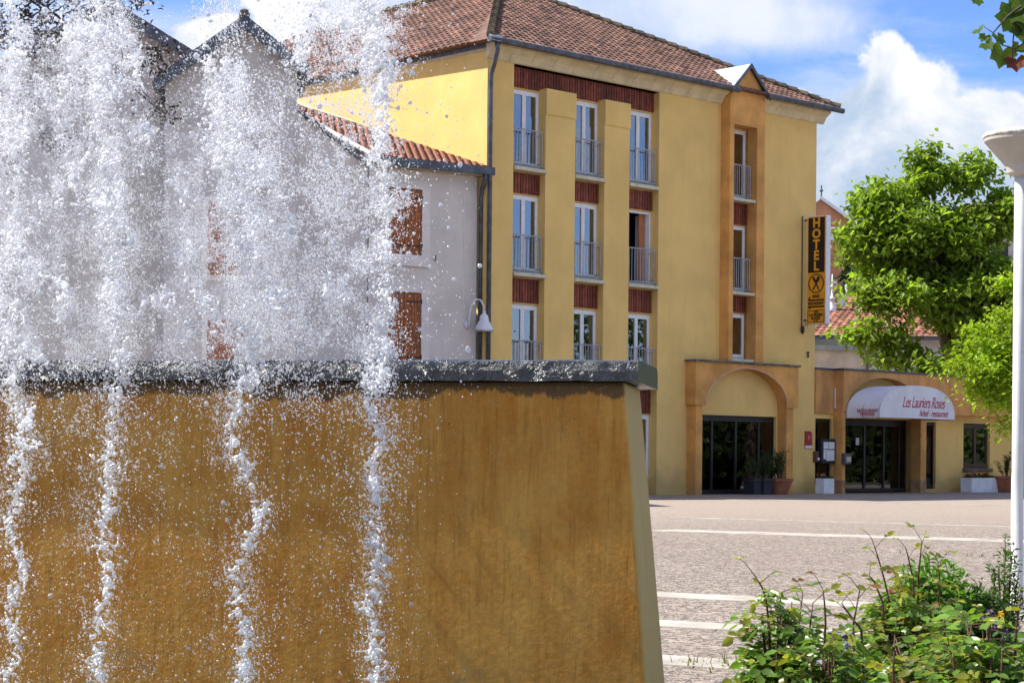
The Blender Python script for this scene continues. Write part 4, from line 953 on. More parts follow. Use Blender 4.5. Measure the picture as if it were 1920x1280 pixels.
# plane-tree branch hanging into the top right corner
def lobed_leaf():
    q = MB(); pts = []
    for a, rad in ((-90, .10), (-60, .62), (-38, .66), (-8, .95), (14, .74), (24, .72), (48, 1.02), (62, .82), (72, .84), (90, 1.15), (108, .84), (118, .82), (132, 1.02), (156, .72), (166, .74), (188, .95), (218, .66), (240, .62)):
        pts.append((rad * .5 * math.cos(R_(a)), rad * .5 * math.sin(R_(a)) + .05, .05 * abs(math.cos(R_(a))) * rad))
    c = (0, .08, -.02)
    vs = [c] + pts; q.raw(vs, [(0, k, k % len(pts) + 1) for k in range(1, len(pts) + 1)]); return q
LPL = leafm('plane_leaf', (.09, .16, .025), .3, .5); LPB = leafm('brown_dead_leaf', (.16, .045, .02), .2, .3); LPD = leafm('plane_leaf_shaded', (.075, .13, .02), .3, .4)
b = Vector((7.2, 11.0, 0)); pt = thing('plane_tree', 'plane tree whose lobed leaves hang into the top right corner', 'tree', b)
q = MB(); q.smooth = True; q.tube([(0, 0, 0), (-.1, 0, 2), (0, 0, 4.2), (.2, 0, 6.5)], [.3, .26, .22, .14], 12); q.build('trunk', pmat('plane_bark', (.33, .31, .24), .9, .25, 3.), pt)
W = lambda px, py, Y=10.0: depth(px, py, Y) - b
q = MB(); q.smooth = True
q.tube([(-.02, 0, 4.0), (-1.6, -.4, 4.35), W(2060, -90), W(1960, -20), W(1915, 40)], [.10, .07, .035, .014, .006], 8)
q.tube([W(1990, -50), W(1935, 70), W(1905, 92), W(1880, 85)], [.012, .006, .005, .003], 6); q.tube([W(1960, -20), W(1890, 30), W(1862, 62), W(1845, 50)], [.012, .006, .004, .003], 6)
q.tube([W(1905, 40), W(1900, 70), W(1898, 110)], [.005, .004, .003], 6); q.build('branch', BARK, pt)
lm = lobed_leaf(); m1 = lm.mesh('plane_leaf', LPL); m2 = lm.mesh('plane_leaf_dead', LPB)
r = random.Random(6)
for px, py, sz, rz_, tilt, mm in ((1880, 95, .135, 200, 25, m1), (1848, 82, .07, 170, 55, m1), (1848, 68, .06, 120, 60, m1), (1834, 55, .065, 60, 70, m1), (1898, 30, .16, 190, 30, m1), (1910, 12, .16, 150, 45, m1), (1892, 8, .12, 210, 40, m1), (1911, 86, .07, 160, 50, m1),
                             (1830, -2, .07, 180, 60, m1), (1906, 112, .11, 180, 60, m2), (1896, 120, .05, 160, 60, m2), (1918, 50, .13, 170, 40, m1), (1870, 68, .08, 230, 50, m1), (1935, 40, .16, 190, 30, m1), (1950, 80, .15, 150, 35, m1), (1925, -20, .16, 200, 45, m1), (1960, 10, .17, 180, 30, m1), (1985, 60, .16, 180, 40, m1), (2010, -20, .17, 150, 40, m1)):
    o = link('leaf', mm, pt); o.location = W(px, py, 10 + r.uniform(-.05, .05)); o.scale = (sz * 1.3, sz * 1.3, sz * 1.3); o.rotation_euler = (R_(90 - tilt * .6), R_(r.uniform(-25, 25)), R_(rz_ - 180) * .4); o.rotation_euler.rotate_axis('Z', R_(180 + r.uniform(-40, 40)))

# ================================================================== lamp post
lp = depth(1908, 860, 13.2); lp.z = 0
lamp = thing('lamp_post', 'white lamp post with upturned cone head at the right edge', 'lamp post', lp, 0)
q = MB(); q.smooth = True; q.lathe([(.07, 0), (.07, .04), (.040, .06), (.040, .9), (.0375, .95), (.036, 2.96)], 24); q.build('post', LAMPW, lamp)
hz0 = (depth(1918, 318, 13.2)).z
q = MB(); q.lathe([(.037, hz0 - .05), (.085, hz0 - .025), (.094, hz0 + .02), (.234, hz0 + .185), (.237, hz0 + .205), (.225, hz0 + .21)], 40); o = q.build('cone_shade', pmat('shaded_lamp_cone', (.50, .46, .40), .5, .06, 3.), lamp)  # darker cream puts the shade of the underside into the cone colour
q = MB(); q.smooth = True; q.lathe([(.240, hz0 + .207), (.245, hz0 + .222), (.235, hz0 + .238), (.17, hz0 + .256), (.0005, hz0 + .268)], 40); q.build('top_disc', LAMPMOSS, lamp)
q = MB(); q.lathe([(.10, .0), (.10, .02), (.06, .03)], 20); q.build('base_flange', LAMPW, lamp)

# ================================================================== fountain
FR = R_(-9)                               # the face turns a little away to the left
FA = Vector((math.cos(FR), math.sin(FR), 0)); FN = Vector((FA.y, -FA.x, 0))    # along the face to the right, outwards to the viewer
corner = depth(1197, 674, 5.0)             # right front upper corner of the capstone
FO = Vector((corner.x, corner.y, 0)); FT = corner.z
def fpt(px, py, off):
    """point on the plane parallel to the fountain face, off metres in front of the capstone edge"""
    return onplane(px, py, FO + FN * off, FN)
fount = thing('fountain_wall', 'ochre-stained concrete fountain wall with dark wet capstone', 'fountain', FO, FR)
def concrete_mat():
    m = bpy.data.materials.new('stained_concrete'); m.use_nodes = True; t = NT(m.node_tree); b = t.n['Principled BSDF']
    co = t.new('ShaderNodeTexCoord').outputs['Object']; x, y, z = t.sep(co)
    st = t.noise(t.vmath('MULTIPLY', co, (16, 16, 1.1)), 1.6, 6, .65, .4); bl = t.noise(co, 2.6, 6, .62, .3); fn = t.noise(co, 70, 4, .6)
    f = t.math('ADD', t.math('MULTIPLY', st, .5), t.math('MULTIPLY', bl, .62))
    c = t.mix(t.ramp(f, .36, .74), (.40, .155, .020), (.58, .305, .062))
    c = t.mix(t.ramp(t.noise(co, 5.5, 5, .6), .52, .74, 0, .6), c, (.42, .14, .012))
    c = t.mix(t.ramp(t.noise(co, 16, 6, .7), .45, .7, 0, .5), c, (.44, .24, .06))
    c = t.mix(.45, c, t.mix(fn, (.25, .25, .25), (.78, .78, .78)), 'OVERLAY')
    # dark band below the capstone: ragged damp, with the cap's shadow painted in
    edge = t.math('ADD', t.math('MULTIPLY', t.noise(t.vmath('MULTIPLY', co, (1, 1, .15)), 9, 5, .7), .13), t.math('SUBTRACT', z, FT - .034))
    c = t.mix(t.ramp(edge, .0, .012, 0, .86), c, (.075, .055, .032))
    # fine horizontal pour line and greyish bloom low on the right
    c = t.mix(t.math('MULTIPLY', t.ramp(t.noise(t.vmath('MULTIPLY', co, (1, 1, 3)), 3.2, 5, .6), .55, .75), t.ramp(z, FT - .5, FT - .75, 0, .5)), c, (.20, .165, .09))
    gr = t.noise(t.vmath('MULTIPLY', co, (1, 1, .07)), 95, 4, .7)
    c = t.mix(t.ramp(gr, .5, .72, 0, .38), c, (.16, .075, .012))
    c = t.mix(t.ramp(t.noise(co, 150, 2, .6), .60, .72, 0, .45), c, (.58, .36, .12))
    # pits
    vo = t.new('ShaderNodeTexVoronoi'); t.put(vo.inputs['Vector'], co); vo.inputs['Scale'].default_value = 26
    pit = t.math('MULTIPLY', t.ramp(vo.outputs['Distance'], .05, .10, 1, 0), t.ramp(t.sep(vo.outputs['Color'])[1], .72, .74))
    c = t.mix(t.math('MULTIPLY', pit, .75), c, (.05, .035, .02))
    # unstained end
    xe_ = t.math('SUBTRACT', x, t.math('MULTIPLY', t.math('SUBTRACT', FT - .054, z), .082))
    c = t.mix(t.ramp(t.math('ADD', xe_, t.math('MULTIPLY', t.math('SUBTRACT', bl, .5), .012)), -.046, -.034), c, t.mix(st, (.40, .29, .10), (.54, .41, .17)))
    t.put(b.inputs['Base Color'], c); b.inputs['Roughness'].default_value = .7; b.inputs['Specular IOR Level'].default_value = .18
    bp = t.new('ShaderNodeBump'); bp.inputs['Strength'].default_value = .35; bp.inputs['Distance'].default_value = .005
    t.l.new(t.math('SUBTRACT', t.math('ADD', fn, t.math('MULTIPLY', st, .5)), t.math('MULTIPLY', pit, 2)), bp.inputs['Height']); t.l.new(bp.outputs[0], b.inputs['Normal'])
    return m
def cap_mat():
    m = bpy.data.materials.new('wet_capstone'); m.use_nodes = True; t = NT(m.node_tree); b = t.n['Principled BSDF']
    co = t.new('ShaderNodeTexCoord').outputs['Object']; x, y, z = t.sep(co)
    n1 = t.noise(co, 22, 5, .65, .5); n2 = t.noise(co, 90, 3, .6)
    c = t.mix(n1, (.02, .022, .024), (.12, .122, .125)); c = t.mix(t.ramp(n2, .6, .75, 0, .5), c, (.30, .31, .32))
    moss = t.ramp(t.math('ADD', x, t.math('MULTIPLY', t.math('SUBTRACT', n1, .5), .004)), -.003, .001)
    c = t.mix(moss, c, t.mix(t.noise(co, 40, 5, .6), (.05, .065, .015), (.14, .17, .04)))
    t.put(b.inputs['Base Color'], c); t.put(b.inputs['Roughness'], t.math('ADD', .22, t.math('MULTIPLY', moss, .65)))
    bp = t.new('ShaderNodeBump'); bp.inputs['Strength'].default_value = 1.0; bp.inputs['Distance'].default_value = .03
    t.l.new(n1, bp.inputs['Height']); t.l.new(bp.outputs[0], b.inputs['Normal']); return m
# wall body: battered front and end
CW = .58; ct = .054
inset = .030; zb_, zt_ = 0.0, FT - ct
bat = .082                                 # the end leans outwards going down (per metre)
q = MB(); LW = 4.2
xr_t, xr_b = -.034, -.034 + bat * zt_; xl_t = -LW
yf_t, yf_b = inset, inset - .04
nsl = 14
for k in range(nsl): pass
q.raw([(xl_t, yf_b, zb_), (xr_b, yf_b, zb_), (xr_b + .01, inset + .38 + .05, zb_), (xl_t, inset + .43, zb_), (xl_t, yf_t, zt_), (xr_t, yf_t, zt_), (xr_t, inset + .38, zt_), (xl_t, inset + .38, zt_)],
      [(0, 3, 2, 1), (4, 5, 6, 7), (0, 1, 5, 4), (1, 2, 6, 5), (2, 3, 7, 6), (3, 0, 4, 7)])
bevel(q.build('wall_body', concrete_mat(), fount), .012, 2)
# capstone: subdivided slab with slightly worn edge
bm = bmesh.new(); nx_ = 220
import itertools
def slab_grid():
    q = MB(); x0_, x1_ = -LW, 0.0
    sec = [(0, 0, FT - ct), (0, 0, FT - ct * .5), (0, .004, FT - .004), (0, .02, FT), (0, CW - .02, FT + .002), (0, CW, FT - .01), (0, CW, FT - ct), (0, .004, FT - ct)]
    rings = []
    for i in range(nx_ + 1):
        x = x0_ + (x1_ - x0_) * i / nx_; ring = []
        for (_, y, z) in sec:
            n_ = mnoise.noise(Vector((x * 9, y * 9, z * 20))) * .006 + mnoise.noise(Vector((x * 31, y * 31, z * 50))) * .003
            ring.append((x, y + (n_ if y < .1 else -n_), z + n_ * .5))
        rings.append(ring)
    m_ = len(sec); vs = [p_ for rg in rings for p_ in rg]; fs = []
    for i in range(nx_):
        for k in range(m_): fs.append((i * m_ + k, (i + 1) * m_ + k, (i + 1) * m_ + (k + 1) % m_, i * m_ + (k + 1) % m_))
    fs.append(tuple(range(m_))); fs.append(tuple(nx_ * m_ + k for k in range(m_))[::-1])
    q.raw(vs, fs); return q
slab_grid().build('capstone', cap_mat(), fount)
# basin in front, below the picture
WATER = pmat('basin_water', (.05, .07, .06), .05, .1, 2., .3, 12, spec=.5)
q = MB(); q.box(-LW, .9, -1.5, -.02, .02, .28); q.build('basin_water', WATER, fount)
for a_ in ((-LW, 1.1, -1.7, -1.52, 0, .36), (.92, 1.1, -1.52, .3, 0, .36)):
    q = MB(); q.box(*a_); bevel(q.build('basin_kerb', STONE, fount), .02)

# ---- water
def water_mat(name, clear, white=(.97, .98, 1.0), trans=.55, gloss=.16, ripple=False):
    m = bpy.data.materials.new(name); m.use_nodes = True; t = NT(m.node_tree); t.n.clear()
    out = t.new('ShaderNodeOutputMaterial')
    d = t.new('ShaderNodeBsdfDiffuse'); d.inputs[0].default_value = (*white, 1); tl = t.new('ShaderNodeBsdfTranslucent'); tl.inputs[0].default_value = (*white, 1)
    m1 = t.new('ShaderNodeMixShader'); m1.inputs[0].default_value = trans; t.l.new(d.outputs[0], m1.inputs[1]); t.l.new(tl.outputs[0], m1.inputs[2])
    lw = t.new('ShaderNodeLayerWeight'); lw.inputs[0].default_value = .5
    tp = t.new('ShaderNodeBsdfTransparent')
    m2 = t.new('ShaderNodeMixShader'); t.put(m2.inputs[0], t.ramp(lw.outputs['Facing'], .0, .9, clear, clear * .3)); t.l.new(m1.outputs[0], m2.inputs[1]); t.l.new(tp.outputs[0], m2.inputs[2])
    gs = t.new('ShaderNodeBsdfGlossy'); gs.inputs['Roughness'].default_value = .10
    if ripple:
        bp = t.new('ShaderNodeBump'); bp.inputs['Strength'].default_value = .8; bp.inputs['Distance'].default_value = .004
        t.l.new(t.noise(t.new('ShaderNodeTexCoord').outputs['Object'], 160, 3), bp.inputs['Height']); t.l.new(bp.outputs[0], gs.inputs['Normal'])
    m3 = t.new('ShaderNodeMixShader'); t.put(m3.inputs[0], gloss); t.l.new(m2.outputs[0], m3.inputs[1]); t.l.new(gs.outputs[0], m3.inputs[2])
    t.l.new(m3.outputs[0], out.inputs[0]); return m
WJET = water_mat('clear_water', .66, trans=.45, gloss=.24, ripple=True); WWHITE = water_mat('white_water', .08, trans=.45, gloss=.08); WDROP = water_mat('water_drop', .30, gloss=.14); WMID = water_mat('water_drop_clear', .66, gloss=.24)
WBIG = bpy.data.materials.new('clear_drop'); WBIG.use_nodes = True; t = NT(WBIG.node_tree); t.n.clear()
out = t.new('ShaderNodeOutputMaterial'); g_ = t.new('ShaderNodeBsdfGlass'); g_.inputs['IOR'].default_value = 1.33; g_.inputs['Roughness'].default_value = .02
d_ = t.new('ShaderNodeBsdfDiffuse'); d_.inputs[0].default_value = (.97, .98, 1, 1); tl_ = t.new('ShaderNodeBsdfTranslucent'); tl_.inputs[0].default_value = (.97, .98, 1, 1)
mA = t.new('ShaderNodeMixShader'); mA.inputs[0].default_value = .5; t.l.new(d_.outputs[0], mA.inputs[1]); t.l.new(tl_.outputs[0], mA.inputs[2])
gl_ = t.new('ShaderNodeBsdfGlossy'); gl_.inputs['Roughness'].default_value = .08
mB = t.new('ShaderNodeMixShader'); mB.inputs[0].default_value = .14; t.l.new(g_.outputs[0], mB.inputs[1]); t.l.new(gl_.outputs[0], mB.inputs[2])
mC = t.new('ShaderNodeMixShader'); mC.inputs[0].default_value = .36; t.l.new(mB.outputs[0], mC.inputs[1]); t.l.new(mA.outputs[0], mC.inputs[2]); t.l.new(mC.outputs[0], out.inputs[0])
def vnoise(shape, cells, seed):
    """smooth value noise on a pixel grid (numpy)"""
    g_ = np.random.default_rng(seed); h, w_ = shape; a = g_.random((cells[0] + 2, cells[1] + 2))
    yy = np.linspace(0, cells[0], h, endpoint=False); xx = np.linspace(0, cells[1], w_, endpoint=False)
    yi = yy.astype(int); xi = xx.astype(int); fy = (yy - yi); fx = (xx - xi); fy = fy * fy * (3 - 2 * fy); fx = fx * fx * (3 - 2 * fx)
    return (a[yi][:, xi] * (1 - fy)[:, None] * (1 - fx) + a[yi + 1][:, xi] * fy[:, None] * (1 - fx) + a[yi][:, xi + 1] * (1 - fy)[:, None] * fx + a[yi + 1][:, xi + 1] * fy[:, None] * fx)
GX = np.arange(0, 881, 80); GY = np.array([0, 80, 160, 240, 320, 400, 480, 560, 640, 720, 800, 900, 1000, 1280])
GD = np.array([
 [.30, .42, .90, .50, .02, .02, .08, .42, .58, .72, .02, 0], [.35, .50, .95, .55, .10, .12, .10, .40, .60, .85, .02, .01],
 [.55, .70, .90, .40, .22, .70, .28, .20, .28, .62, .05, .01], [.75, .80, .85, .45, .32, .85, .55, .22, .24, .50, .05, .01],
 [.80, .75, .85, .58, .65, .90, .80, .42, .36, .58, .05, .01], [.75, .70, .85, .68, .68, .85, .80, .66, .60, .75, .05, .01],
 [.70, .65, .90, .62, .62, .75, .75, .55, .50, .80, .05, .012], [.70, .65, .80, .58, .58, .65, .70, .48, .45, .70, .06, .015],
 [.80, .70, .85, .64, .60, .65, .65, .50, .45, .50, .08, .015], [.42, .34, .42, .26, .26, .32, .26, .22, .16, .24, .03, .006],
 [.36, .20, .30, .16, .15, .17, .13, .09, .07, .12, .008, .003], [.24, .15, .22, .12, .12, .14, .09, .05, .05, .09, .006, .002],
 [.20, .09, .18, .07, .08, .13, .07, .03, .04, .07, .004, .002], [.16, .06, .18, .06, .06, .13, .06, .03, .03, .07, .003, .001]])
HW, HH = 960, 1360                          # density grid: 1 cell = 1 pixel of the photo, origin (-60, -40)
yy = np.clip(np.arange(HH) - 40, 0, 1280); xx = np.clip(np.arange(HW) - 60, 0, 880)
rows = np.array([np.interp(xx, GX, r_) for r_ in GD]); dens = np.array([np.interp(yy, GY, rows[:, i]) for i in range(HW)]).T
n1 = vnoise((HH, HW), (17, 14), 1); n2 = vnoise((HH, HW), (45, 40), 2); n3 = vnoise((HH, HW), (110, 100), 3)
tex = (.34 * n1 + .38 * n2 + .28 * n3); tex = np.clip((tex - .26) / .42, 0, 1.4)
# the right-hand edge of the spray is a ragged curtain at about x = 735
edge_x = 722 + 16 * np.sin(yy / 47.) + 12 * np.sin(yy / 19. + 1) + 50 * (n2[:, 500] - .5) + 40 * (n3[:, 300] - .5)
cut = np.where(xx[None, :] > edge_x[:, None], 1, 0)
above = (yy < 668)[:, None]
dens_t = dens * np.where(above, .10 + tex * 1.35, .25 + 1.3 * tex ** 1.6)
fade = np.exp(-np.clip(xx[None, :] - edge_x[:, None], 0, 400) / 22.)
dens_t = np.where((cut == 1) & above, dens_t * fade * .8 + np.minimum(dens, .05) * (.2 + 1.6 * tex) * .6, dens_t)
JETS = {   # course of each jet in the photo's pixels (measured), radius of its core in pixels
 'a': ([(8, 1300), (30, 1230), (18, 1150), (46, 1075), (14, 985), (40, 900), (48, 800), (20, 720), (36, 640), (20, 520), (30, 380), (24, 240), (22, 120), (28, 40), (26, -60)], 15),
 'b': ([(190, 1300), (182, 1200), (196, 1130), (206, 1060), (192, 990), (204, 920), (206, 850), (216, 780), (228, 710), (214, 620), (212, 520), (206, 420), (200, 300), (190, 180), (188, 80), (182, -60)], 19),
 'c': ([(448, 1300), (466, 1210), (452, 1140), (440, 1075), (470, 1010), (492, 945), (456, 880), (434, 815), (446, 760), (474, 700), (466, 600), (452, 500), (440, 400), (428, 300), (412, 200), (404, 115)], 17),
 'd': ([(694, 1300), (706, 1210), (692, 1140), (712, 1060), (698, 1000), (706, 930), (698, 870), (722, 830), (700, 780), (690, 745), (712, 700), (690, 672), (716, 632), (736, 590), (738, 540), (728, 480), (736, 420), (728, 350), (716, 270), (730, 190), (716, 110), (698, 30), (690, -60)], 17)}
halo = np.zeros((HH, HW))
for _k, (_p, _c) in JETS.items():
    py_ = np.array([q_[1] for q_ in _p])[::-1]; px_ = np.array([q_[0] for q_ in _p])[::-1]; cx_ = np.interp(np.arange(HH) - 40, py_, px_)
    dxx = (np.arange(HW) - 60)[None, :] - cx_[:, None]; halo += np.exp(-(dxx / 34.) ** 2) * np.where((np.arange(HH) - 40 < 660)[:, None], .55, .26) * (1 if _k != 'a' else .7)
halo = np.where((cut == 1) & above, halo * .12, halo)
dens_t = dens_t + halo * (.3 + tex)
PATCHES = [(215, 440, 26), (208, 350, 22), (200, 210, 28), (190, 90, 32), (150, 50, 24), (205, 140, 22), (428, 180, 26), (432, 250, 30), (442, 330, 28), (458, 420, 22), (215, 570, 18), (226, 660, 16), (718, 180, 15), (702, 90, 20), (722, 235, 13), (726, 470, 9), (728, 560, 11), (726, 640, 9),
                    (714, 696, 22), (698, 720, 14), (470, 702, 18), (28, 120, 24), (20, 250, 28), (40, 470, 24), (8, 600, 24), (645, 40, 22), (600, 20, 18), (560, 95, 13), (620, 530, 10), (642, 560, 11), (520, 560, 14), (672, 490, 11), (350, 470, 14), (330, 330, 13), (48, 800, 18), (30, 830, 16),
                    (270, 250, 12), (130, 330, 20), (90, 180, 22), (300, 560, 12), (540, 420, 13), (500, 330, 18), (380, 560, 12), (120, 560, 16), (680, 30, 16), (480, 480, 12), (240, 120, 16), (60, 660, 20), (440, 130, 16)]
rp_ = random.Random(3); pw = np.zeros((HH, HW)); YY_, XX_ = np.mgrid[0:HH, 0:HW]
for _x, _y, _s in PATCHES:
    for _k in range(5):          # each plume is a few ragged lobes
        cx_, cy_, ss_ = _x + rp_.gauss(0, _s * .7) + 60, _y + rp_.gauss(0, _s * 1.1) + 40, _s * rp_.uniform(.35, .75)
        pw = np.maximum(pw, np.exp(-((XX_ - cx_) / ss_) ** 2 - ((YY_ - cy_) / (ss_ * 1.35)) ** 2))
pw = np.where((cut == 1) & above, pw * .25, pw)
dens_t = dens_t * .95 + np.where(above, pw * (1.0 + .9 * tex), pw * .25)
JL = {'a': 'white water jet at the left edge of the photo', 'b': 'tall white water jet, second from the left', 'c': 'broken white water jet in the middle of the fountain', 'd': 'rightmost white water jet climbing past the brown shutters'}
ico = bmesh.new(); bmesh.ops.create_icosphere(ico, subdivisions=1, radius=1.0)
IV = np.array([v.co[:] for v in ico.verts]); IF = np.array([[v.index for v in f.verts] for f in ico.faces]); ico.free()
def blob_mesh(name, cs, rs, stretch=None):
    cs = np.asarray(cs); rs = np.asarray(rs); n = len(cs)
    ax = rng.normal(size=(n, 3)) * .22 + 1
    ax[:, 2] *= 1.15 if stretch is None else stretch
    v = (IV[None] * (rs[:, None, None] * ax[:, None, :]) + cs[:, None]).reshape(-1, 3)
    f = (IF[None] + (np.arange(n) * len(IV))[:, None, None]).reshape(-1, 3)
    me = bpy.data.meshes.new(name); me.from_pydata(v.tolist(), [], f.tolist()); return me
PXM = 5.0 / FPX                             # metres per photo pixel at the fountain
def fused(name, cs, rs, mat, voxel=.0042, parent=None):
    me = blob_mesh(name, cs, rs); o = link(name, me, parent)
    m = o.modifiers.new('remesh', 'REMESH'); m.mode = 'VOXEL'; m.voxel_size = voxel; m.use_smooth_shade = True
    s = o.modifiers.new('smooth', 'SMOOTH'); s.factor = .5; s.iterations = 2
    dg = bpy.context.evaluated_depsgraph_get(); dg.update()
    me2 = bpy.data.meshes.new_from_object(o.evaluated_get(dg)); o.modifiers.clear(); o.data = me2; bpy.data.meshes.remove(me)
    me2.materials.clear(); me2.materials.append(mat); me2.polygons.foreach_set('use_smooth', [True] * len(me2.polygons)); return o
PLUME = ([], [])
for key, (path, core) in JETS.items():
    r = random.Random(ord(key)); cs, rs = [], []; sd = ord(key) * 7.3
    pth = [Vector((x - (8 if key == 'd' and y < 660 else 0), y)) for x, y in path]
    off0 = {'a': .30, 'b': .35, 'c': .40, 'd': .45}[key]
    for a_, b_ in zip(pth[:-1], pth[1:]):
        nseg = max(2, int((b_ - a_).length / 2.2))
        for k in range(nseg):
            c = a_.lerp(b_, k / nseg); hi_ = c.y < 650
            c.x += 9 * mnoise.noise(Vector((sd, c.y * .03, 0))) + 6 * mnoise.noise(Vector((sd, c.y * .09, 4)))
            g = .75 + 1.5 * mnoise.noise(Vector((sd + 9, c.y * .035, 2))) + .8 * mnoise.noise(Vector((sd, c.y * .11, 7)))   # torn: thick and thin places
            g = min(1.7, max(.06, g)); wv = core * (.55 + .55 * g)
            if key == 'a': g *= .6
            for j in range(int(9 * g + r.random())):
                t_ = r.random(); ox = r.gauss(0, wv * .62) + 10 * mnoise.noise(Vector((sd + 3, c.y * .06 + t_, t_ * 3))); oy = r.gauss(0, 6)
                clump = mnoise.noise(Vector(((c.x + ox) * .075, (c.y + oy) * .075, sd)))      # lace: holes between strands
                if clump < -.06 + .25 * r.random() - .12: continue
                if hi_ and r.random() < .35: continue
                rad = r.uniform(1.5, 4.4) * (1.2 if abs(ox) < wv * .5 else .75)
                if r.random() < .38: ox *= 2.1; rad *= .62; oy *= 1.6
                cs.append(tuple(fpt(c.x + ox, c.y + oy, off0 + r.gauss(0, .03)))); rs.append(rad * PXM)
            if hi_:
                for j in range(3):
                    sp = core * (1.9 if key != 'd' else 1.0); ox = r.gauss(-.5 * sp if key == 'd' else 0, sp)
                    if key == 'd' and ox > 10: continue
                    PLUME[0].append(tuple(fpt(c.x + ox, c.y + r.gauss(0, 9), off0 + .1 + r.gauss(0, .08)))); PLUME[1].append(r.uniform(1.0, 3.0) * PXM)
            if r.random() < .20:             # curved ligaments that end in a drop
                ang = r.uniform(-1.3, 1.3) + (0 if r.random() < .5 else math.pi); ln_ = r.uniform(12, 52); cur = r.uniform(-2.4, 2.4); x_, y_ = c.x, c.y; dpt = r.gauss(0, .012)
                for st_ in range(int(ln_ / 2.0)):
                    x_ += 2.0 * math.cos(ang + cur * st_ * .1); y_ += 2.0 * math.sin(ang + cur * st_ * .1)
                    if r.random() < .15: continue
                    cs.append(tuple(fpt(x_ + r.gauss(0, .9), y_ + r.gauss(0, .9), off0 + dpt * st_ * .3))); rs.append(r.uniform(1.8, 3.8) * (1 - .45 * st_ * 2.0 / ln_) * PXM)
                if r.random() < .6: cs.append(tuple(fpt(x_ + 4, y_ + 3, off0 + dpt * 3))); rs.append(r.uniform(2.4, 5) * PXM)
    t = thing('water_jet', JL[key], 'water jet', tuple(fpt(path[0][0], path[0][1], off0)), 0, 'jets of the fountain')
    o = fused('torn_water', cs, rs, WJET, .0026); o.parent = t; o.matrix_parent_inverse = Matrix.Translation(-t.location); tag(o, kind='stuff')
# lumps of white water thrown about in the spray
def sample(n, dmap, seed):
    g_ = np.random.default_rng(seed); p_ = dmap.ravel() / dmap.sum(); idx = g_.choice(dmap.size, n, p=p_)
    return np.stack([idx % HW - 60 + g_.random(n), idx // HW - 40 + g_.random(n)], 1)
ab = np.where(above, dens_t, 0)
cs, rs = PLUME; r = random.Random(99)
for px, py, sg_ in PATCHES:
    o_ = .50 + r.uniform(-.12, .12); sub = [(px + r.gauss(0, sg_ * .8), py + r.gauss(0, sg_ * 1.2), sg_ * r.uniform(.2, .5)) for _ in range(7)]
    for k in range(int(sg_ * sg_ * .42) + 20):
        bx_, by_, bs_ = r.choice(sub); x_, y_ = r.gauss(bx_, bs_), r.gauss(by_, bs_ * 1.3)
        if y_ < 662 and x_ > 742 + r.uniform(-6, 6): continue
        cs.append(tuple(fpt(x_, y_, o_ + r.gauss(0, .03)))); rs.append(r.uniform(1.1, 3.6) * PXM)
lump_map = ab ** 2.6; lump_map[:, :] = np.where((xx[None, :] < 745), lump_map, 0)
for (cx, cy) in sample(1000, lump_map, 5):
    off = r.uniform(-.5, .55); nn = r.randrange(3, 12); x_, y_ = cx, cy; ang = r.uniform(0, 6.28); sc = r.uniform(.6, 1.5)
    for k in range(nn):
        cs.append(tuple(fpt(x_, y_, off))); rs.append(max(.0018, r.uniform(1.3, 3.1) * sc * PXM)); ang += r.gauss(0, .8); x_ += 2.6 * sc * math.cos(ang); y_ += 2.6 * sc * math.sin(ang); off += r.gauss(0, .004)
splash = fused('water_clumps', cs, rs, WWHITE, .0028)
tag(splash, 'ragged white clumps of water thrown up by the jets', 'water', kind='stuff')
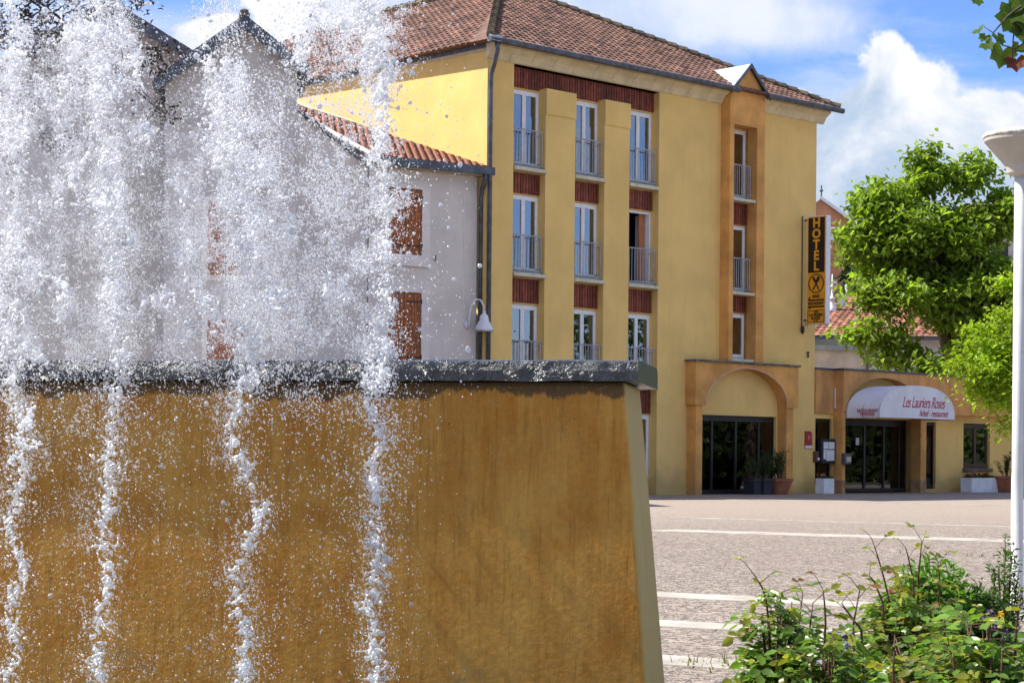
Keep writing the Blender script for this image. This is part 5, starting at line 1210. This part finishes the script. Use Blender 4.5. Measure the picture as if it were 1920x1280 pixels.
# droplets: instanced small spheres (geometry nodes), three size classes
def droplets(name, label, n, dmap, rfun, offs, seed, mat, tall=1.3):
    pts = sample(n, dmap, seed); g_ = np.random.default_rng(seed + 100); r_ = rfun(g_, pts)
    lo, hi_ = offs(g_, pts); off = lo + (hi_ - lo) * g_.random(n)
    co = np.empty((n, 3))
    d = np.stack([((pts[:, 0] - PX) * math.cos(ROLL) - (PY - pts[:, 1]) * math.sin(ROLL)) / FPX, np.ones(n), ((pts[:, 0] - PX) * math.sin(ROLL) + (PY - pts[:, 1]) * math.cos(ROLL)) / FPX], 1)
    fn = np.array(FN[:]); t_ = ((np.array(FO[:]) - np.array(C0[:])) @ fn + off) / (d @ fn); co = np.array(C0[:]) + d * t_[:, None]
    me = bpy.data.meshes.new(name); me.vertices.add(n); me.vertices.foreach_set('co', co.ravel()); at = me.attributes.new('rad', 'FLOAT', 'POINT'); at.data.foreach_set('value', r_.astype('f4')); me.update()
    o = link(name, me)
    ng = bpy.data.node_groups.new(name, 'GeometryNodeTree'); ng.interface.new_socket('Geometry', in_out='INPUT', socket_type='NodeSocketGeometry'); ng.interface.new_socket('Geometry', in_out='OUTPUT', socket_type='NodeSocketGeometry')
    N_ = ng.nodes; gi = N_.new('NodeGroupInput'); go = N_.new('NodeGroupOutput'); ip = N_.new('GeometryNodeInstanceOnPoints'); ic = N_.new('GeometryNodeMeshIcoSphere'); ic.inputs['Subdivisions'].default_value = 2; ic.inputs['Radius'].default_value = 1
    ss = N_.new('GeometryNodeSetShadeSmooth'); sm_ = N_.new('GeometryNodeSetMaterial'); sm_.inputs['Material'].default_value = mat
    na = N_.new('GeometryNodeInputNamedAttribute'); na.data_type = 'FLOAT'; na.inputs['Name'].default_value = 'rad'
    rvn = N_.new('FunctionNodeRandomValue'); rvn.data_type = 'FLOAT_VECTOR'; rvn.inputs[0].default_value = (.8, .8, .8); rvn.inputs[1].default_value = (1.15, 1.15, tall)
    sc = N_.new('ShaderNodeVectorMath'); sc.operation = 'SCALE'
    lk = ng.links.new; lk(gi.outputs[0], ip.inputs['Points']); lk(ic.outputs[0], ss.inputs[0]); lk(ss.outputs[0], sm_.inputs[0]); lk(sm_.outputs[0], ip.inputs['Instance'])
    lk(rvn.outputs[0], sc.inputs[0]); lk(na.outputs[0], sc.inputs['Scale']); lk(sc.outputs[0], ip.inputs['Scale']); lk(ip.outputs[0], go.inputs[0])
    md = o.modifiers.new('drops', 'NODES'); md.node_group = ng; me.materials.append(mat)
    return tag(o, label, 'water', kind='stuff')
def offs_all(g_, p_):
    up_ = p_[:, 1] < 668; return np.where(up_, -1.9, .03), np.where(up_, .42, .30)
mist = np.where(above, dens_t ** 1.25, dens_t * .55)
droplets('fine_spray', 'fine white spray filling the air above the fountain', 330000, mist, lambda g_, p_: (.30 + .75 * g_.random(len(p_)) ** 2) * 1.05 * PXM * (.85 + .35 * (p_[:, 0] > 420)), offs_all, 31, WDROP, 2.0)
mid = np.where(above, dens_t ** .9 * (.45 + .8 * np.clip((xx[None, :] - 200) / 400, 0, 1)), dens_t * .8)
droplets('spray_drops', 'round water drops flying around the jets', 22000, mid, lambda g_, p_: (.8 + 1.7 * g_.random(len(p_)) ** 2) * PXM, offs_all, 32, WMID)
bigm = np.where(above, dens_t ** .6 * (.3 + np.clip((xx[None, :] - 300) / 300, 0, 1)), dens_t * .5)
droplets('large_drops', 'large glassy drops at the edge of the spray', 800, bigm, lambda g_, p_: (2.8 + 3.6 * g_.random(len(p_)) ** 2.2) * PXM, offs_all, 33, WBIG)

# finest mist: one closed body of thin scattering air round the jets
mc, mr = [], []
r = random.Random(8)
for px, py, rp in [(0, 300, 210), (20, 560, 170), (190, 120, 120), (200, 330, 190), (210, 560, 170), (420, 300, 130), (440, 470, 190), (450, 600, 130), (620, 470, 120), (640, 330, 110), (690, 200, 80), (600, 60, 110), (690, 560, 70), (0, 100, 110), (120, 640, 120), (560, 610, 110), (30, 790, 90)]:
    mc.append(tuple(fpt(px, py, -.05))); mr.append(rp * PXM)
vm = bpy.data.materials.new('spray_mist'); vm.use_nodes = True; t = NT(vm.node_tree); t.n.clear()
vo_ = t.new('ShaderNodeOutputMaterial'); pv = t.new('ShaderNodeVolumePrincipled'); pv.inputs['Color'].default_value = (.97, .98, 1, 1); pv.inputs['Density'].default_value = .22; pv.inputs['Anisotropy'].default_value = .35
t.l.new(pv.outputs[0], vo_.inputs['Volume'])
mo = fused('spray_mist', mc, mr, vm, .03); mo.modifiers.clear(); tag(mo, 'soft white mist hanging in the fountain spray', 'mist', kind='stuff')

# ================================================================== flower bed with roses
bed = MB(); bp_ = [(1.02, 4.2), (5.2, 4.2), (5.2, 10.6), (1.75, 10.9), (1.25, 8.0)]
bed.face([(x, y, .06) for x, y in bp_])
for (xa, ya), (xb, yb_) in zip(bp_, bp_[1:] + bp_[:1]): bed.face([(xa, ya, -.02), (xb, yb_, -.02), (xb, yb_, .06), (xa, ya, .06)])
tag(bed.build('flower_bed_soil', SOIL), kind='structure')
r = random.Random(12); q = MB()
for k in range(3200):
    x, y = r.uniform(1.2, 4.6), r.uniform(5, 10.7); 
    if x < 1.2 + max(0, (y - 8)) * .2: continue
    c = Vector((x, y, .065 + r.uniform(0, .03))); a = rv(r); a.z *= .35; a.normalize(); s_ = a.cross(Vector((r.gauss(0, .4), r.gauss(0, .4), 1))).normalized(); l_ = r.uniform(.02, .05)
    n_ = a.cross(s_) * .006
    q.hexa([c - a * l_ - s_ * l_ * .5 - n_, c + a * l_ - s_ * l_ * .6 - n_, c + a * l_ * .9 + s_ * l_ * .5 - n_, c - a * l_ + s_ * l_ * .4 - n_, c - a * l_ - s_ * l_ * .5 + n_, c + a * l_ - s_ * l_ * .6 + n_, c + a * l_ * .9 + s_ * l_ * .5 + n_, c - a * l_ + s_ * l_ * .4 + n_])
tag(q.build('slate_chips', pmat('slate', (.13, .13, .145), .7, .2, 8., island=.4)), 'dark grey slate chips spread between the roses', 'chips', kind='stuff')
RL = leafm('rose_leaf', (.16, .29, .045), .35, .45, .32); RLY = leafm('young_rose_leaf', (.30, .32, .05), .3, .45, .3); RLR = leafm('red_rose_shoot', (.28, .15, .05), .3, .4, .35); STEM = pmat('rose_stem', (.10, .09, .03), .6, .2); STEMR = pmat('rose_stem_red', (.11, .04, .025), .6, .2)
def leafmesh(nm, m):
    q = MB(); leaf_quad(q, Vector((0, 0, 0)), Vector((0, 1, 0)), Vector((0, 0, 1)), 1.0, .66, .3, six=True); q.smooth = True; return q.mesh(nm, m)
LM = [leafmesh('rose_leaf', RL), leafmesh('rose_leaf_young', RLY), leafmesh('rose_leaf_red', RLR)]
def rose_bush(label, base, stems, seed, nlow=0, rad=.3, hgt=.4, lsz=.045, nind=90, bloom=()):
    """stems: world polylines of the tall shoots; nlow: leafy low growth"""
    r = random.Random(seed); t = thing('rose_bush', label, 'rose bush', base); bs = Vector(base)
    st = MB(); st.smooth = True; lv = [MB(), MB(), MB()]; cnt = [0]
    def leaflet(p, d, up_, sz, kind):
        if cnt[0] < nind:
            cnt[0] += 1; o = link('leaf', LM[kind], t); d = d.normalized(); s_ = d.cross(up_).normalized(); n_ = s_.cross(d)
            o.matrix_local = Matrix.Translation(p) @ Matrix(((s_.x, d.x, n_.x, 0), (s_.y, d.y, n_.y, 0), (s_.z, d.z, n_.z, 0), (0, 0, 0, 1))) @ Matrix.Scale(sz, 4)
        else: leaf_quad(lv[kind], p, d, up_, sz, sz * .66, r.uniform(.1, .5), six=True)
    def compound(p, d, sz, kind, n=5):
        d = d.normalized(); side = d.cross(Vector((0, 0, 1))).normalized(); ln_ = sz * 2.3
        st.tube([p, p + d * ln_ * .6, p + d * ln_ - Vector((0, 0, sz * .25))], [.0014, .0012, .001], 4)
        upv = Vector((r.gauss(0, .75), r.gauss(0, .75) - .25, 1))
        leaflet(p + d * ln_ - Vector((0, 0, sz * .25)), d + Vector((0, 0, -.55 + r.gauss(0, .3))), upv, sz * r.uniform(.9, 1.2), kind)
        for j in range((n - 1) // 2):
            q_ = p + d * ln_ * (.82 - .38 * j)
            for s_ in (-1, 1): leaflet(q_, side * s_ + d * .45 + Vector((0, 0, r.uniform(-.45, .1))), upv, sz * r.uniform(.7, 1.0), kind)
    for pts in stems:
        P_ = [Vector(p) - bs for p in pts]; n = len(P_); st.tube(P_, [.0055 - .0035 * k / (n - 1) for k in range(n)], 6)
        tot = sum((P_[k + 1] - P_[k]).length for k in range(n - 1)); s_ = tot; a = r.uniform(0, 6.28)
        while s_ > .04:
            acc = 0
            for k in range(n - 1):
                l_ = (P_[k + 1] - P_[k]).length
                if acc + l_ >= s_: p = P_[k].lerp(P_[k + 1], (s_ - acc) / l_); break
                acc += l_
            f = s_ / tot; a += 2.4 + r.gauss(0, .3); kind = 2 if (f > .9 and r.random() < .2) else (1 if f > .6 and r.random() < .7 else (0 if r.random() < .85 else 1))
            d = Vector((math.cos(a), math.sin(a), r.uniform(.0, .5) + (.9 if f > .85 else 0))); compound(p, d, lsz * (1.0 if f < .8 else .55 + .3 * r.random()), kind, 5 if f < .85 else 3)
            s_ -= r.uniform(.03, .055)
    for k in range(nlow):
        a = r.uniform(0, 6.28); sp = rad * math.sqrt(r.random()); x, y = math.cos(a) * sp, math.sin(a) * sp; h = hgt * r.uniform(.5, 1.1) * (1 - .35 * (sp / rad) ** 2)
        P_ = [Vector((x * .4, y * .4, 0)), Vector((x * .7, y * .7, h * .5)), Vector((x, y, h))]; st.tube(P_, [.005, .004, .002], 5)
        for j in range(9):
            f = r.uniform(.35, 1.0); p = P_[0].lerp(P_[2], f) + Vector((0, 0, .02)); a2 = r.uniform(0, 6.28); kd = 0 if r.random() < .72 else (1 if r.random() < .97 else 2)
            compound(p, Vector((math.cos(a2), math.sin(a2), r.uniform(-.1, .5))), lsz * r.uniform(.75, 1.15), kd, 5)
    st.build('stems', STEMR, t)
    for m_, b_ in zip((RL, RLY, RLR), lv):
        if b_.v: tag(b_.build('foliage', m_, t, smooth=True), kind='stuff')
    for p in bloom:
        q = MB()
        for k in range(12): leaf_quad(q, Vector(p) - bs, Vector((r.gauss(0, .5), r.gauss(0, .5), .8)), rv(r), .022, .02, .2)
        q.build('bud', FPINK, t)
    return t
D_ = lambda px, py, Y: depth(px, py, Y)
def gb(px, Y): p = depth(px, 860, Y); p.z = .06; return p
rose_bush('rose bush with tall bare-topped shoot at the left end of the bed', gb(1470, 6.6), [
    [gb(1447, 6.6), D_(1445, 1280, 6.6), D_(1443, 1180, 6.6), D_(1436, 1120, 6.6), D_(1428, 1098, 6.6), D_(1412, 1074, 6.6)],
    [gb(1470, 6.6), D_(1462, 1250, 6.6), D_(1458, 1160, 6.65), D_(1452, 1130, 6.65)],
    [gb(1500, 6.7), D_(1495, 1260, 6.7), D_(1498, 1170, 6.7), D_(1505, 1112, 6.7)], [gb(1480, 6.5), D_(1450, 1290, 6.5), D_(1432, 1265, 6.5)]], 1, 30, .11, .46, .045, 120)
rose_bush('rose bush with two upright reddish shoots, second from the left', gb(1550, 6.4), [
    [gb(1545, 6.4), D_(1543, 1260, 6.4), D_(1548, 1170, 6.4), D_(1546, 1130, 6.4), D_(1543, 1105, 6.4)],
    [gb(1520, 6.5), D_(1517, 1250, 6.5), D_(1518, 1180, 6.5), D_(1524, 1130, 6.5)],
    [gb(1630, 6.6), D_(1615, 1180, 6.6), D_(1592, 1150, 6.6), D_(1578, 1130, 6.6)], [gb(1610, 6.6), D_(1600, 1170, 6.6), D_(1612, 1105, 6.6)]], 2, 22, .14, .40, .044, 110)
rose_bush('rose bush with the tallest shoots and a pink bud, behind the others', gb(1700, 8.2), [
    [gb(1672, 8.2), D_(1668, 1130, 8.2), D_(1658, 1085, 8.2), D_(1645, 1040, 8.2), D_(1634, 1008, 8.2)],
    [gb(1715, 8.2), D_(1714, 1130, 8.2), D_(1712, 1085, 8.2), D_(1702, 1040, 8.2), D_(1698, 1026, 8.2)],
    [gb(1725, 8.3), D_(1722, 1080, 8.3), D_(1726, 1040, 8.3), D_(1728, 1012, 8.3)], [gb(1758, 8.2), D_(1760, 1120, 8.2), D_(1762, 1060, 8.2), D_(1764, 1050, 8.2)],
    [gb(1670, 8.1), D_(1655, 1130, 8.1), D_(1640, 1090, 8.1), D_(1630, 1078, 8.1)]], 3, 24, .16, .44, .045, 110, bloom=(D_(1668, 1074, 8.2), D_(1670, 1112, 8.2)))
rose_bush('low rose bush with orange-tinged leaves in the middle of the bed', gb(1770, 7.0), [[gb(1765, 7), D_(1772, 1180, 7), D_(1768, 1150, 7)], [gb(1800, 7), D_(1822, 1200, 7), D_(1818, 1160, 7)]], 4, 30, .20, .40, .045, 110)
rose_bush('dense rose bush in the bottom right corner of the photo', gb(1870, 6.2), [[gb(1855, 6.2), D_(1852, 1200, 6.2), D_(1858, 1165, 6.2)], [gb(1900, 6.2), D_(1905, 1180, 6.2), D_(1912, 1130, 6.2)]], 5, 44, .22, .44, .048, 120)
rose_bush('low leafy rose bush along the bottom edge below the slate', gb(1690, 5.9), [[gb(1680, 5.9), D_(1675, 1250, 5.9), D_(1678, 1190, 5.9)]], 6, 22, .20, .24, .045, 100)
# fine-leaved green shrub and flowers behind the roses
def shrub(name, label, base, rad, hgt, n, lf, ln, wd, seed):
    t = thing(name, label, 'shrub', base); r = random.Random(seed); lv = MB(); st = MB()
    for k in range(n):
        a = r.uniform(0, 6.28); sp = rad * math.sqrt(r.random()); h = hgt * (1 - .5 * (sp / rad) ** 2) * r.uniform(.75, 1.05); top = Vector((math.cos(a) * sp, math.sin(a) * sp, h)); b0 = top * .2; b0.z = 0
        if k % 4 == 0: st.tube([b0, top], [.004, .0015], 4)
        for j in range(14):
            p = b0.lerp(top, r.uniform(.45, 1.02)); d = rv(r); d.z = abs(d.z) * .9; leaf_quad(lv, p, d, Vector((r.gauss(0, .5), r.gauss(0, .5), 1)), ln * r.uniform(.7, 1.2), wd * r.uniform(.8, 1.2), .2)
    st.build('stems', STEM, t); tag(lv.build('foliage', lf, t), kind='stuff'); return t
shrub('green_shrub', 'rounded fresh green shrub behind the tall rose shoots', gb(1750, 9.0), .26, .50, 360, leafm('fresh_leaf', (.14, .29, .035), .3, .4), .042, .022, 1)
shrub('feathery_shrub', 'feathery dark green plant at the foot of the lamp post', gb(1840, 9.0), .16, .40, 140, leafm('feathery_leaf', (.07, .14, .03), .3, .35), .045, .012, 2)
shrub('low_green_plant', 'low yellow-green plant between the rose bushes', gb(1610, 7.6), .12, .24, 90, leafm('yellow_green_leaf', (.15, .22, .035), .3, .4), .04, .014, 3)
shrub('tall_thin_plant', 'thin upright green plant just left of the lamp post', gb(1886, 9.2), .09, .62, 60, leafm('thin_leaf', (.09, .17, .03), .3, .4), .035, .012, 4)
FPUR = leafm('purple_petal', (.22, .09, .33), .3, .3); FYEL = leafm('yellow_petal', (.80, .55, .02), .2, .3)
fcol = {'p': ('purple_flower', FPUR), 'y': ('yellow_flower', FYEL)}
r = random.Random(55)
FLW = (('p', 1842, 1157, 'purple flower nearest the yellow flower'), ('p', 1856, 1150, 'purple flower highest of the purple group'), ('y', 1876, 1150, 'single yellow flower beside the purple ones'), ('p', 1862, 1178, 'purple flower right under the yellow one'), ('p', 1884, 1184, 'lower purple flower next to the lamp post'), ('p', 1904, 1186, 'purple flower at the far right of the bed'), ('y', 1731, 1244, 'tiny yellow flower low among the rose leaves'))
for c_, px, py, lab in FLW:
    nm, m_ = fcol[c_]; p = depth(px, py, 6.6); t = thing(nm, lab, 'flower', (p.x, p.y, .06)); q = MB(); q.tube([(0, 0, 0), (.01, 0, (p.z - .06) * .5), (0, 0, p.z - .06)], [.003, .0025, .002], 5); q.build('stem', STEM, t)
    q = MB()
    for k in range(26): leaf_quad(q, Vector((0, 0, p.z - .06)) + rv(r) * .004, rv(r), rv(r), .014, .009, .1)
    q.build('petals', m_, t)
